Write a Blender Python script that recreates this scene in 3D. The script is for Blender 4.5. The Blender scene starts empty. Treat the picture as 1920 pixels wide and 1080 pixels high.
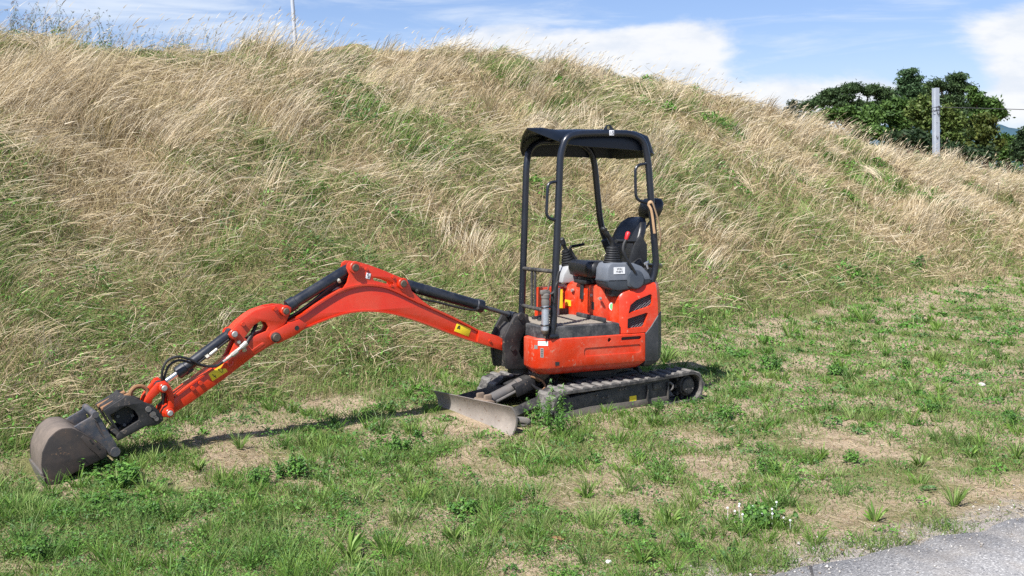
import bpy, bmesh, math, random
import numpy as np
from mathutils import Vector, Matrix, geometry

random.seed(7)
rng = np.random.default_rng(11)
scene = bpy.context.scene
COL = scene.collection
R = math.radians

# ------------------------------------------------------------------ camera
EYE = 1.8
cam_data = bpy.data.cameras.new("camera")
cam_data.sensor_width = 36.0
cam_data.lens = 36.0 * 1950 / 1920
cam_data.shift_y = -180.0 / 1920
cam_data.clip_start = 0.05
cam_data.clip_end = 12000
cam = bpy.data.objects.new("camera", cam_data)
cam.location = (0, 0, EYE)
cam.rotation_euler = (R(90), 0, 0)
COL.objects.link(cam)
scene.camera = cam

# ------------------------------------------------------------------ exposure
scene.view_settings.view_transform = 'Standard'
scene.view_settings.look = 'None'
scene.view_settings.exposure = 0.95
scene.view_settings.gamma = 1.0
scene.view_settings.use_curve_mapping = False
scene.render.engine = 'CYCLES'
scene.cycles.use_denoising = False
scene.cycles.max_bounces = 6
scene.cycles.diffuse_bounces = 3
scene.cycles.glossy_bounces = 3
scene.cycles.transmission_bounces = 3
scene.cycles.transparent_max_bounces = 6
scene.cycles.caustics_reflective = False
scene.cycles.caustics_refractive = False

# ------------------------------------------------------------------ node helpers
class NT:
    def __init__(s, tree):
        s.t = tree; s.n = tree.nodes; s.l = tree.links
    def new(s, kind, **kw):
        nd = s.n.new(kind)
        for k, v in kw.items():
            if k in nd.bl_rna.properties: setattr(nd, k, v)
        return nd
    def set(s, sock, v):
        if hasattr(v, 'is_output'): s.l.new(v, sock)
        elif v is not None: sock.default_value = v
    def math(s, op, a, b=0.0, c=None, clamp=False):
        nd = s.new('ShaderNodeMath', operation=op); nd.use_clamp = clamp
        s.set(nd.inputs[0], a); s.set(nd.inputs[1], b)
        if c is not None: s.set(nd.inputs[2], c)
        return nd.outputs[0]
    def vmath(s, op, a, b=(0, 0, 0)):
        nd = s.new('ShaderNodeVectorMath', operation=op)
        s.set(nd.inputs[0], a); s.set(nd.inputs[1], b)
        return nd.outputs[0]
    def noise(s, vec, scale, detail=4.0, rough=0.55, dist=0.0):
        nd = s.new('ShaderNodeTexNoise')
        s.set(nd.inputs['Vector'], vec)
        nd.inputs['Scale'].default_value = scale
        nd.inputs['Detail'].default_value = detail
        nd.inputs['Roughness'].default_value = rough
        nd.inputs['Distortion'].default_value = dist
        return nd.outputs[0]
    def ramp(s, fac, a, b):
        nd = s.new('ShaderNodeMapRange'); nd.clamp = True
        nd.interpolation_type = 'SMOOTHSTEP'
        s.set(nd.inputs[0], fac)
        nd.inputs[1].default_value = a; nd.inputs[2].default_value = b
        return nd.outputs[0]
    def mix(s, fac, a, b):
        nd = s.new('ShaderNodeMix', data_type='RGBA')
        s.set(nd.inputs[0], fac)
        for k, v in ((6, a), (7, b)):
            if hasattr(v, 'is_output'): s.l.new(v, nd.inputs[k])
            else: nd.inputs[k].default_value = (v[0], v[1], v[2], 1)
        return nd.outputs[2]
    def bump(s, h, strength, dist):
        nd = s.new('ShaderNodeBump')
        nd.inputs['Strength'].default_value = strength
        nd.inputs['Distance'].default_value = dist
        s.l.new(h, nd.inputs['Height'])
        return nd.outputs[0]

def material(name):
    m = bpy.data.materials.new(name); m.use_nodes = True
    m.node_tree.nodes.clear()
    T = NT(m.node_tree)
    out = T.new('ShaderNodeOutputMaterial')
    b = T.new('ShaderNodeBsdfPrincipled')
    T.l.new(b.outputs[0], out.inputs[0])
    return m, T, b, out

# ------------------------------------------------------------------ sky and sun
LIGHT = Vector((0.45, 0.66, -1.0)).normalized()
SUN_EL = math.asin(-LIGHT.z)
world = bpy.data.worlds.new("World"); scene.world = world
world.use_nodes = True
world.node_tree.nodes.clear()
W = NT(world.node_tree)
wout = W.new('ShaderNodeOutputWorld')
bg = W.new('ShaderNodeBackground')
W.l.new(bg.outputs[0], wout.inputs[0])
sky = W.new('ShaderNodeTexSky')
sky.sky_type = 'NISHITA'
sky.sun_disc = False
sky.sun_elevation = SUN_EL
sky.sun_rotation = math.atan2(-LIGHT.x, -LIGHT.y)
sky.altitude = 300
sky.air_density = 1.0; sky.dust_density = 1.2; sky.ozone_density = 3.0
bg.inputs['Strength'].default_value = 0.079
tc = W.new('ShaderNodeTexCoord')
D = tc.outputs['Generated']
sep = W.new('ShaderNodeSeparateXYZ'); W.l.new(D, sep.inputs[0])
horiz = W.math('SQRT', W.math('ADD', W.math('MULTIPLY', sep.outputs[0], sep.outputs[0]),
                              W.math('MULTIPLY', sep.outputs[1], sep.outputs[1])))
azim = W.math('ARCTAN2', sep.outputs[0], sep.outputs[1])
elev = W.math('ARCTAN2', sep.outputs[2], horiz)
comb = W.new('ShaderNodeCombineXYZ')
W.l.new(azim, comb.inputs[0]); W.l.new(W.math('MULTIPLY', elev, 2.2), comb.inputs[1])
AE = comb.outputs[0]
# puffy cumulus near the horizon, thin streaks higher up
puff = W.noise(AE, 7.0, 9.0, 0.58, 0.25)
comb2 = W.new('ShaderNodeCombineXYZ')
W.l.new(W.math('ADD', W.math('MULTIPLY', azim, 1.0), W.math('MULTIPLY', elev, 0.8)), comb2.inputs[0])
W.l.new(W.math('MULTIPLY', elev, 7.0), comb2.inputs[1])
streak = W.noise(comb2.outputs[0], 5.0, 7.0, 0.6, 0.6)
def blob(a0, e0, sa, se):
    da = W.math('DIVIDE', W.math('SUBTRACT', azim, a0), sa)
    de = W.math('DIVIDE', W.math('SUBTRACT', elev, e0), se)
    q = W.math('ADD', W.math('MULTIPLY', da, da), W.math('MULTIPLY', de, de))
    return W.math('POWER', 2.718, W.math('MULTIPLY', q, -1.0))
CLOUDS = [(0.075, 0.115, 0.110, 0.046, 0.62), (-0.03, 0.135, 0.06, 0.022, 0.40), (0.155, 0.128, 0.05, 0.030, 0.35), (0.475, 0.128, 0.085, 0.036, 0.50), (0.26, 0.078, 0.15, 0.026, 0.42),
          (0.50, 0.075, 0.07, 0.028, 0.46), (-0.85, 0.20, 0.22, 0.06, 0.24), (0.95, 0.16, 0.25, 0.05, 0.24),
          (1.8, 0.2, 0.3, 0.06, 0.24), (2.7, 0.15, 0.3, 0.05, 0.24), (-1.7, 0.18, 0.3, 0.06, 0.24), (-2.6, 0.2, 0.3, 0.06, 0.24)]
bias = None
for a0, e0, sa, se, amp in CLOUDS:
    t = W.math('MULTIPLY', blob(a0, e0, sa, se), amp)
    bias = t if bias is None else W.math('ADD', bias, t)
cum = W.ramp(W.math('ADD', puff, bias), 0.68, 0.88)
sbias = W.math('MULTIPLY', blob(-0.37, 0.165, 0.13, 0.022), 0.16)
sbias = W.math('ADD', sbias, W.math('MULTIPLY', blob(-0.13, 0.155, 0.12, 0.022), 0.14))
thin = W.math('MULTIPLY', W.ramp(W.math('ADD', streak, sbias), 0.46, 0.80), W.math('MULTIPLY', W.ramp(elev, 1.0, 0.35), 0.85))
low = W.math('MULTIPLY', W.ramp(elev, 0.17, 0.02), 0.42)
veil = W.math('MAXIMUM', thin, low)
skycol = sky.outputs[0]
skyb = W.vmath('MULTIPLY', skycol, (0.94, 0.925, 1.05))
shade_n = W.noise(AE, 16.0, 5.0, 0.6)
cl_col = W.mix(W.ramp(shade_n, 0.35, 0.6), (5.5, 5.8, 6.3), (6.5, 6.55, 6.65))
c1 = W.mix(veil, skyb, (5.3, 5.9, 6.8))
c2 = W.mix(W.math('MULTIPLY', cum, 0.93), c1, cl_col)
W.l.new(c2, bg.inputs['Color'])

sun_data = bpy.data.lights.new("sun", 'SUN')
sun_data.energy = 4.4
sun_data.angle = R(0.53)
sun_data.color = (1.0, 0.968, 0.915)
sun = bpy.data.objects.new("sun", sun_data)
sun.rotation_euler = LIGHT.to_track_quat('-Z', 'Y').to_euler()
sun.location = (-20, -30, 50)
COL.objects.link(sun)

# ------------------------------------------------------------------ terrain functions
_tab = np.random.default_rng(3).random((256, 256))
def vnoise(x, y, s=0):
    x = np.asarray(x, float) + 37.3 * s + 1000; y = np.asarray(y, float) + 71.7 * s + 1000
    xi = np.floor(x).astype(int); yi = np.floor(y).astype(int)
    fx = x - xi; fy = y - yi
    fx = fx * fx * (3 - 2 * fx); fy = fy * fy * (3 - 2 * fy)
    x0 = xi & 255; x1 = (xi + 1) & 255; y0 = yi & 255; y1 = (yi + 1) & 255
    return (_tab[x0, y0] * (1 - fx) * (1 - fy) + _tab[x1, y0] * fx * (1 - fy)
            + _tab[x0, y1] * (1 - fx) * fy + _tab[x1, y1] * fx * fy)
def fbm(x, y, s=0, o=3):
    a = 0.0; w = 0.5; t = 0.0
    for k in range(o):
        a = a + w * vnoise(x * 2 ** k, y * 2 ** k, s + k * 5); t += w; w *= 0.5
    return a / t

UX, UY = 0.692, 0.7216          # along the foot of the bank
def uv_of(x, y):
    return x * UX + (y - 10.4) * UY, -x * UY + (y - 10.4) * UX
def xy_of(u, v):
    return u * UX - v * UY, 10.4 + u * UY + v * UX
HU = [-60, -2.4, 2.1, 9.4, 15.2, 20.5, 24.3, 30.1, 45, 90]
HH = [3.5, 3.90, 4.30, 5.14, 4.64, 3.02, 2.62, 2.48, 2.3, 2.1]
def bank(u, v):
    H = np.interp(u, HU, HH)
    b = 0.58 * 0.5 * (v + np.sqrt(v * v + 0.35))
    z = 0.5 * (H + b - np.sqrt((H - b) ** 2 + 0.9)) - 0.5 * (H - np.sqrt(H * H + 0.9))
    fall = np.clip((v - 22) / 25, 0, 1); fall = fall * fall * (3 - 2 * fall)
    return z * (1 - fall) + np.minimum(z, 1.6) * fall
def gz(x, y):
    x = np.asarray(x, float); y = np.asarray(y, float)
    u, v = uv_of(x, y)
    z = bank(u, v)
    k = np.clip((v - 0.2) / 1.5, 0, 1)
    near = np.clip(1 - (np.hypot(x, y - 12) - 40) / 20, 0, 1)
    z = z + near * k * (0.50 * (fbm(x / 1.7, y / 1.7, 1) - 0.5) + 0.26 * (vnoise(x / 0.6, y / 0.6, 4) - 0.5) + 0.10 * (vnoise(x / 0.27, y / 0.27, 6) - 0.5))
    flat = (1 - k) * near
    z = z + flat * (0.05 * (vnoise(x / 1.3, y / 1.3, 2) - 0.55) + 0.025 * (vnoise(x / 0.3, y / 0.3, 9) - 0.5))
    z = z - 0.045 * np.exp(-((x + 2.86) ** 2 + (y - 6.36) ** 2) / 0.06) - 0.02 * np.exp(-((x - 0.05) ** 2 + (y - 7.55) ** 2) / 0.06)
    pd = path_d(x, y)
    k2 = np.clip((pd + 0.05) / 0.15, 0, 1)
    return z * (1 - k2) + (-0.03) * k2
def gz1(x, y): return float(gz(np.array([x]), np.array([y]))[0])

# path edge: ragged line near the bottom right corner
PE = np.array([1.29, 4.925]); PD = np.array([0.889, 0.459]); PN = np.array([0.459, -0.889])
def path_d(x, y):
    """positive on the asphalt"""
    s = (x - PE[0]) * PD[0] + (y - PE[1]) * PD[1]
    d = (x - PE[0]) * PN[0] + (y - PE[1]) * PN[1]
    return d + 0.26 * (vnoise(s / 0.7, s * 0 + 3, 8) - 0.5) + 0.12 * (vnoise(s / 0.15, s * 0 + 1, 8) - 0.5)

# ------------------------------------------------------------------ object helpers
def tag(o, label=None, cat=None, group=None, kind=None):
    if label: o["label"] = label
    if cat: o["category"] = cat
    if group: o["group"] = group
    if kind: o["kind"] = kind
    return o
def np_mesh(name, verts, loops, starts, mats, colors=None, smooth=False):
    me = bpy.data.meshes.new(name)
    verts = np.asarray(verts, np.float32); loops = np.asarray(loops, np.int32); starts = np.asarray(starts, np.int32)
    me.vertices.add(len(verts)); me.vertices.foreach_set('co', verts.ravel())
    me.loops.add(len(loops)); me.loops.foreach_set('vertex_index', loops)
    me.polygons.add(len(starts)); me.polygons.foreach_set('loop_start', starts)
    if smooth: me.polygons.foreach_set('use_smooth', np.ones(len(starts), bool))
    me.update(calc_edges=True)
    if colors is not None:
        at = me.color_attributes.new('col', 'FLOAT_COLOR', 'POINT')
        c = np.ones((len(verts), 4), np.float32); c[:, :3] = colors
        at.data.foreach_set('color', c.ravel())
    for m in (mats if isinstance(mats, (list, tuple)) else [mats]): me.materials.append(m)
    return me
def link(name, me, parent=None):
    o = bpy.data.objects.new(name, me); COL.objects.link(o)
    if parent: o.parent = parent
    return o

# ------------------------------------------------------------------ setting materials
def m_ground():
    m, T, b, out = material('ground')
    g = T.new('ShaderNodeNewGeometry').outputs['Position']
    n1 = T.noise(g, 1.1, 5, 0.6); n2 = T.noise(g, 9.0, 5, 0.65); n3 = T.noise(g, 60.0, 4, 0.7)
    at = T.new('ShaderNodeAttribute', attribute_name='bank')
    dry = T.mix(T.ramp(n2, 0.35, 0.65), (0.23, 0.17, 0.112), (0.40, 0.31, 0.21))
    dry = T.mix(T.ramp(n3, 0.35, 0.7), dry, (0.48, 0.385, 0.265))
    lawn = T.mix(T.ramp(n1, 0.45, 0.62), dry, (0.17, 0.17, 0.07))
    vg = T.new('ShaderNodeAttribute', attribute_name='verge')
    lawn = T.mix(T.math('MULTIPLY', vg.outputs['Fac'], T.ramp(T.math('ADD', n2, vg.outputs['Fac']), 0.7, 1.2)), lawn, T.mix(T.ramp(n3, 0.3, 0.7), (0.24, 0.215, 0.19), (0.42, 0.385, 0.345)))
    hill = T.mix(T.ramp(n2, 0.4, 0.65), (0.17, 0.13, 0.07), (0.30, 0.24, 0.13))  # bank soil kept dark brown to paint shade pockets between the tufts
    hill = T.mix(T.ramp(n1, 0.5, 0.7), hill, (0.13, 0.13, 0.05))
    T.l.new(T.mix(at.outputs['Fac'], lawn, hill), b.inputs['Base Color'])
    b.inputs['Roughness'].default_value = 0.95
    b.inputs['Specular IOR Level'].default_value = 0.1
    T.l.new(T.bump(T.math('ADD', n2, n3), 0.8, 0.03), b.inputs['Normal'])
    return m
def m_asphalt():
    m, T, b, out = material('asphalt')
    g = T.new('ShaderNodeNewGeometry').outputs['Position']
    vo = T.new('ShaderNodeTexVoronoi'); vo.inputs['Scale'].default_value = 130; T.l.new(g, vo.inputs['Vector'])
    n1 = T.noise(g, 2.0, 5, 0.6); n2 = T.noise(g, 180.0, 3, 0.7)
    s = T.new('ShaderNodeSeparateColor'); T.l.new(vo.outputs['Color'], s.inputs[0])
    c = T.mix(T.ramp(s.outputs[0], 0.1, 1.0), (0.235, 0.23, 0.226), (0.335, 0.328, 0.32))
    c = T.mix(T.ramp(s.outputs[1], 0.90, 0.93), c, (0.52, 0.51, 0.49))
    c = T.mix(T.ramp(s.outputs[2], 0.93, 0.96), c, (0.14, 0.14, 0.145))
    c = T.mix(T.math('MULTIPLY', T.ramp(n1, 0.45, 0.65), 0.45), c, (0.33, 0.29, 0.24))
    # fine cracks
    vc = T.new('ShaderNodeTexVoronoi', feature='DISTANCE_TO_EDGE'); vc.inputs['Scale'].default_value = 0.42
    T.l.new(T.vmath('ADD', g, T.vmath('SCALE', T.new('ShaderNodeTexNoise').outputs['Color'])), vc.inputs['Vector'])
    crack = T.ramp(vc.outputs['Distance'], 0.0045, 0.0012)
    c = T.mix(T.math('MULTIPLY', crack, 0.75), c, (0.06, 0.055, 0.05))
    T.l.new(c, b.inputs['Base Color'])
    b.inputs['Roughness'].default_value = 0.85
    b.inputs['Specular IOR Level'].default_value = 0.3
    T.l.new(T.bump(T.math('SUBTRACT', T.math('ADD', vo.outputs['Distance'], T.math('MULTIPLY', n2, 0.5)), T.math('MULTIPLY', crack, 2.0)), 0.6, 0.006), b.inputs['Normal'])
    return m
def m_grass(name, trans=0.35, rough=0.55):
    m, T, b, out = material(name)
    at = T.new('ShaderNodeAttribute', attribute_name='col')
    T.l.new(at.outputs['Color'], b.inputs['Base Color'])
    b.inputs['Roughness'].default_value = rough
    b.inputs['Specular IOR Level'].default_value = 0.25
    tr = T.new('ShaderNodeBsdfTranslucent'); T.l.new(at.outputs['Color'], tr.inputs['Color'])
    mx = T.new('ShaderNodeMixShader'); mx.inputs[0].default_value = trans
    T.l.new(b.outputs[0], mx.inputs[1]); T.l.new(tr.outputs[0], mx.inputs[2])
    T.l.new(mx.outputs[0], out.inputs[0])
    return m
M_GROUND = m_ground(); M_ASPHALT = m_asphalt()
M_STRAW = m_grass('dry_grass', 0.30); M_GREEN = m_grass('green_grass', 0.35, 0.45)
M_LEAF = m_grass('leaf', 0.25, 0.5)

# ------------------------------------------------------------------ ground sheet
def spaced(a, b, fine0, fine1, step, grow=1.25):
    xs = list(np.arange(fine0, fine1 + 1e-6, step))
    s = step; x = fine1
    while x < b:
        s *= grow; x += s; xs.append(min(x, b))
    s = step; x = fine0; lo = []
    while x > a:
        s *= grow; x -= s; lo.append(max(x, a))
    return np.array(sorted(set(lo)) + xs)
us = spaced(-1500, 6000, -13, 36, 0.16); vs = spaced(-1500, 6000, -9, 13, 0.16)
gu, gv = np.meshgrid(us, vs, indexing='ij')
gx, gy = xy_of(gu, gv)
gzv = gz(gx, gy)
nu, nv = gu.shape
idx = np.arange(nu * nv).reshape(nu, nv)
q = np.stack([idx[:-1, :-1], idx[1:, :-1], idx[1:, 1:], idx[:-1, 1:]], -1).reshape(-1, 4)
me = np_mesh('ground', np.stack([gx, gy, gzv], -1).reshape(-1, 3), q.ravel(), np.arange(len(q)) * 4, M_GROUND, smooth=True)
at = me.attributes.new('bank', 'FLOAT', 'POINT')
at.data.foreach_set('value', np.clip((gv.ravel() + 0.3) / 0.9, 0, 1).astype(np.float32))
at = me.attributes.new('verge', 'FLOAT', 'POINT')
at.data.foreach_set('value', np.clip((path_d(gx.ravel(), gy.ravel()) + 0.45) / 0.40, 0, 1).astype(np.float32))
ground = link('ground', me); tag(ground, kind='structure')

# asphalt path: ragged edge, a thin crust above the soil
ss = np.concatenate([np.arange(-14, 16, 0.06)])
rows = []
for k, off in enumerate((0.0, 0.012, 0.5, 1.2, 2.6, 6.0)):
    ex = PE[0] + PD[0] * ss; ey = PE[1] + PD[1] * ss
    shift = -(0.26 * (vnoise(ss / 0.7, ss * 0 + 3, 8) - 0.5) + 0.12 * (vnoise(ss / 0.15, ss * 0 + 1, 8) - 0.5))
    f = 1.0 if off < 0.1 else (0.5 if off < 1 else 0.0)
    d = shift * f + off
    x = ex + PN[0] * d; y = ey + PN[1] * d
    z = np.full_like(x, 0.022 if k else -0.05)
    rows.append(np.stack([x, y, z], -1))
rows = np.array(rows); a, bq = rows.shape[:2]
idx = np.arange(a * bq).reshape(a, bq)
q = np.stack([idx[:-1, :-1], idx[1:, :-1], idx[1:, 1:], idx[:-1, 1:]], -1).reshape(-1, 4)
path = link('path', np_mesh('path', rows.reshape(-1, 3), q.ravel(), np.arange(len(q)) * 4, M_ASPHALT))
tag(path, kind='structure')

# ------------------------------------------------------------------ machine materials
def m_paint(name, base, dust, amount=0.35, rough=0.35, coat=0.0, scale=6.0, chips=None, metal=0.0, spec=0.5):
    m, T, b, out = material(name)
    p = T.new('ShaderNodeTexCoord').outputs['Object']
    n1 = T.noise(p, scale, 6, 0.65); n2 = T.noise(p, scale * 7, 4, 0.6); n3 = T.noise(p, scale * 2.3, 3, 0.5)
    f = T.math('MULTIPLY', T.ramp(T.math('ADD', n1, T.math('MULTIPLY', n2, 0.3)), 0.52, 0.95), amount)
    c = T.mix(f, base, dust)
    if chips is not None:
        ch = T.ramp(T.math('ADD', n2, T.math('MULTIPLY', n3, 0.6)), 0.95, 1.02)
        c = T.mix(T.math('MULTIPLY', ch, 0.8), c, chips)
    T.l.new(c, b.inputs['Base Color'])
    b.inputs['Metallic'].default_value = metal
    b.inputs['Specular IOR Level'].default_value = spec
    r = T.math('ADD', T.math('MULTIPLY', n1, 0.25), rough - 0.1)
    r = T.math('ADD', r, T.math('MULTIPLY', f, 0.5))
    T.l.new(r, b.inputs['Roughness'])
    b.inputs['Coat Weight'].default_value = coat
    b.inputs['Coat Roughness'].default_value = 0.15
    T.l.new(T.bump(n2, 0.12, 0.004), b.inputs['Normal'])
    return m
RED = m_paint('red_paint', (0.60, 0.033, 0.006), (0.50, 0.20, 0.12), 0.42, 0.33, 0.2, 5.0, (0.50, 0.20, 0.14))
REDCLEAN = m_paint('clean_red_paint', (0.60, 0.030, 0.005), (0.50, 0.13, 0.07), 0.26, 0.30, 0.25, 4.0)
BLACK = m_paint('black_paint', (0.007, 0.010, 0.017), (0.06, 0.065, 0.075), 0.10, 0.30, 0.25, 7.0)  # base tinted blue for the sky mirrored in the black paint
ROOFM = m_paint('roof_plastic', (0.006, 0.010, 0.018), (0.05, 0.055, 0.065), 0.08, 0.34, 0.0, 5.0, spec=0.4)
CYLB = m_paint('cylinder_paint', (0.008, 0.011, 0.018), (0.09, 0.09, 0.09), 0.25, 0.36, 0.2, 9.0)
STEEL = m_paint('dirty_dark_steel', (0.014, 0.014, 0.015), (0.085, 0.078, 0.072), 0.40, 0.55, 0, 7.0, (0.13, 0.10, 0.075))
GREYST = m_paint('grey_steel', (0.11, 0.105, 0.10), (0.20, 0.17, 0.14), 0.7, 0.55, 0, 9.0, (0.14, 0.08, 0.045))
BUCKETM = m_paint('worn_bucket_steel', (0.034, 0.030, 0.029), (0.075, 0.056, 0.045), 0.8, 0.62, 0, 5.0, (0.16, 0.10, 0.06), spec=0.35)
BUCKTOP = m_paint('pale_bucket_shell', (0.12, 0.098, 0.082), (0.20, 0.16, 0.13), 0.7, 0.7, 0, 8.0)  # paler than the bucket side plates
HITCHM = m_paint('blue_grey_hitch_paint', (0.055, 0.062, 0.078), (0.19, 0.145, 0.11), 0.9, 0.5, 0, 9.0, (0.15, 0.09, 0.06))
RUBBER = m_paint('rubber', (0.035, 0.034, 0.034), (0.21, 0.195, 0.175), 0.9, 0.75, 0, 10.0, spec=0.3)
LUGM = m_paint('dusty_rubber', (0.13, 0.125, 0.118), (0.27, 0.25, 0.225), 0.85, 0.85, 0, 14.0, spec=0.2)
FRAMEM = m_paint('track_frame_paint', (0.026, 0.026, 0.027), (0.17, 0.155, 0.13), 0.8, 0.6, 0, 9.0, (0.11, 0.09, 0.07))
GUARDM = m_paint('muddy_flange', (0.10, 0.09, 0.078), (0.20, 0.17, 0.135), 0.9, 0.8, 0, 12.0)
FLOORM = m_paint('scuffed_black_floor', (0.022, 0.024, 0.028), (0.16, 0.155, 0.15), 0.7, 0.55, 0, 9.0)
MATM = m_paint('dusty_floor_mat', (0.27, 0.235, 0.19), (0.15, 0.135, 0.12), 0.7, 0.9, 0, 9.0)
GREYPL = m_paint('grey_plastic', (0.115, 0.130, 0.155), (0.17, 0.18, 0.20), 0.5, 0.42, 0, 8.0)
GREYDK = m_paint('dark_grey_plastic', (0.040, 0.050, 0.066), (0.08, 0.09, 0.10), 0.5, 0.40, 0, 8.0)
GREYSUN = m_paint('sunlit_grey_plastic', (0.33, 0.34, 0.35), (0.28, 0.27, 0.26), 0.5, 0.5, 0, 8.0)  # right console's grey, lightened for the sun falling on it
CWM = m_paint('counterweight_paint', (0.030, 0.033, 0.038), (0.10, 0.10, 0.10), 0.5, 0.5, 0, 6.0)
VINYL = m_paint('black_vinyl', (0.010, 0.011, 0.014), (0.04, 0.04, 0.04), 0.3, 0.30, 0, 8.0)
BLKPL = m_paint('black_plastic', (0.012, 0.013, 0.015), (0.06, 0.06, 0.06), 0.3, 0.45, 0, 8.0)
HOSE = m_paint('black_hose', (0.012, 0.012, 0.013), (0.05, 0.05, 0.05), 0.4, 0.45, 0, 8.0)
CHROME = m_paint('chrome_rod', (0.62, 0.62, 0.63), (0.35, 0.34, 0.33), 0.3, 0.22, 0, 9.0, metal=1.0)
ROD = m_paint('dull_rod', (0.12, 0.125, 0.13), (0.2, 0.19, 0.18), 0.4, 0.35, 0, 9.0, metal=0.6)
SILVER = m_paint('silver_barrel', (0.52, 0.56, 0.62), (0.4, 0.42, 0.45), 0.4, 0.3, 0, 9.0, metal=0.7)
ZINC = m_paint('zinc_fitting', (0.50, 0.48, 0.42), (0.25, 0.22, 0.18), 0.5, 0.4, 0, 20.0, metal=0.6)
PINM = m_paint('pin_steel', (0.10, 0.075, 0.055), (0.24, 0.20, 0.16), 0.7, 0.5, 0, 20.0, metal=0.4)
BOLT = m_paint('bright_bolt', (0.42, 0.42, 0.41), (0.2, 0.19, 0.18), 0.5, 0.4, 0, 20.0, metal=0.5)
RUST = m_paint('rust', (0.22, 0.11, 0.05), (0.30, 0.18, 0.10), 0.8, 0.8, 0, 20.0)
MUD = m_paint('dried_mud', (0.17, 0.125, 0.09), (0.25, 0.19, 0.14), 0.8, 0.95, 0, 25.0)
YELLOW = m_paint('yellow_film', (0.80, 0.60, 0.02), (0.75, 0.6, 0.2), 0.15, 0.4, 0, 6.0)
WHITE = m_paint('white_film', (0.76, 0.77, 0.78), (0.6, 0.6, 0.6), 0.3, 0.45, 0, 9.0)
INK = m_paint('black_ink', (0.02, 0.02, 0.022), (0.05, 0.05, 0.05), 0.2, 0.5, 0, 9.0)
GREENF = m_paint('green_film', (0.16, 0.50, 0.22), (0.3, 0.55, 0.35), 0.3, 0.45, 0, 9.0)
GREYF = m_paint('grey_film', (0.20, 0.20, 0.19), (0.35, 0.34, 0.30), 0.6, 0.5, 0, 30.0)
TANW = m_paint('tan_webbing', (0.42, 0.27, 0.15), (0.34, 0.22, 0.12), 0.5, 0.7, 0, 20.0)
REDGRIP = m_paint('red_grip', (0.55, 0.012, 0.018), (0.5, 0.05, 0.05), 0.2, 0.4, 0, 9.0)

# ------------------------------------------------------------------ mesh builder
def frame(o, yaw):
    return Matrix.Translation(Vector(o)) @ Matrix.Rotation(R(yaw), 4, 'Z')
SLEW = (0.63, 8.81, 0)
FU = frame(SLEW, 217.0)        # undercarriage, x forward, y to its left
FB = frame(SLEW, 205.3)        # slewing upper body
FA = frame((0.0, 8.45, 0), 214.0)   # boom plane: x outwards along the boom
ROOT_M = FU.copy()

def smooth_path(pts, res=6, closed=False):
    P = [Vector(p) for p in pts]; n = len(P); out = []
    rng_ = range(n if closed else n - 1)
    for i in rng_:
        if closed: p0, p1, p2, p3 = P[i - 1], P[i], P[(i + 1) % n], P[(i + 2) % n]
        else: p0, p1, p2, p3 = P[max(i - 1, 0)], P[i], P[i + 1], P[min(i + 2, n - 1)]
        for k in range(res):
            t = k / res
            out.append(0.5 * ((2 * p1) + (p2 - p0) * t + (2 * p0 - 5 * p1 + 4 * p2 - p3) * t * t + (3 * p1 - p0 - 3 * p2 + p3) * t ** 3))
    if not closed: out.append(P[-1])
    return out
def fillet(pts, r, n=5):
    """round the inner corners of a polyline"""
    P = [Vector(p) for p in pts]; out = [P[0]]
    for i in range(1, len(P) - 1):
        a = (P[i - 1] - P[i]); b = (P[i + 1] - P[i])
        d = min(r, a.length * 0.48, b.length * 0.48)
        A = P[i] + a.normalized() * d; B = P[i] + b.normalized() * d
        for k in range(n + 1):
            t = k / n
            out.append(A * (1 - t) ** 2 + P[i] * 2 * t * (1 - t) + B * t * t)
    out.append(P[-1]); return out
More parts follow.
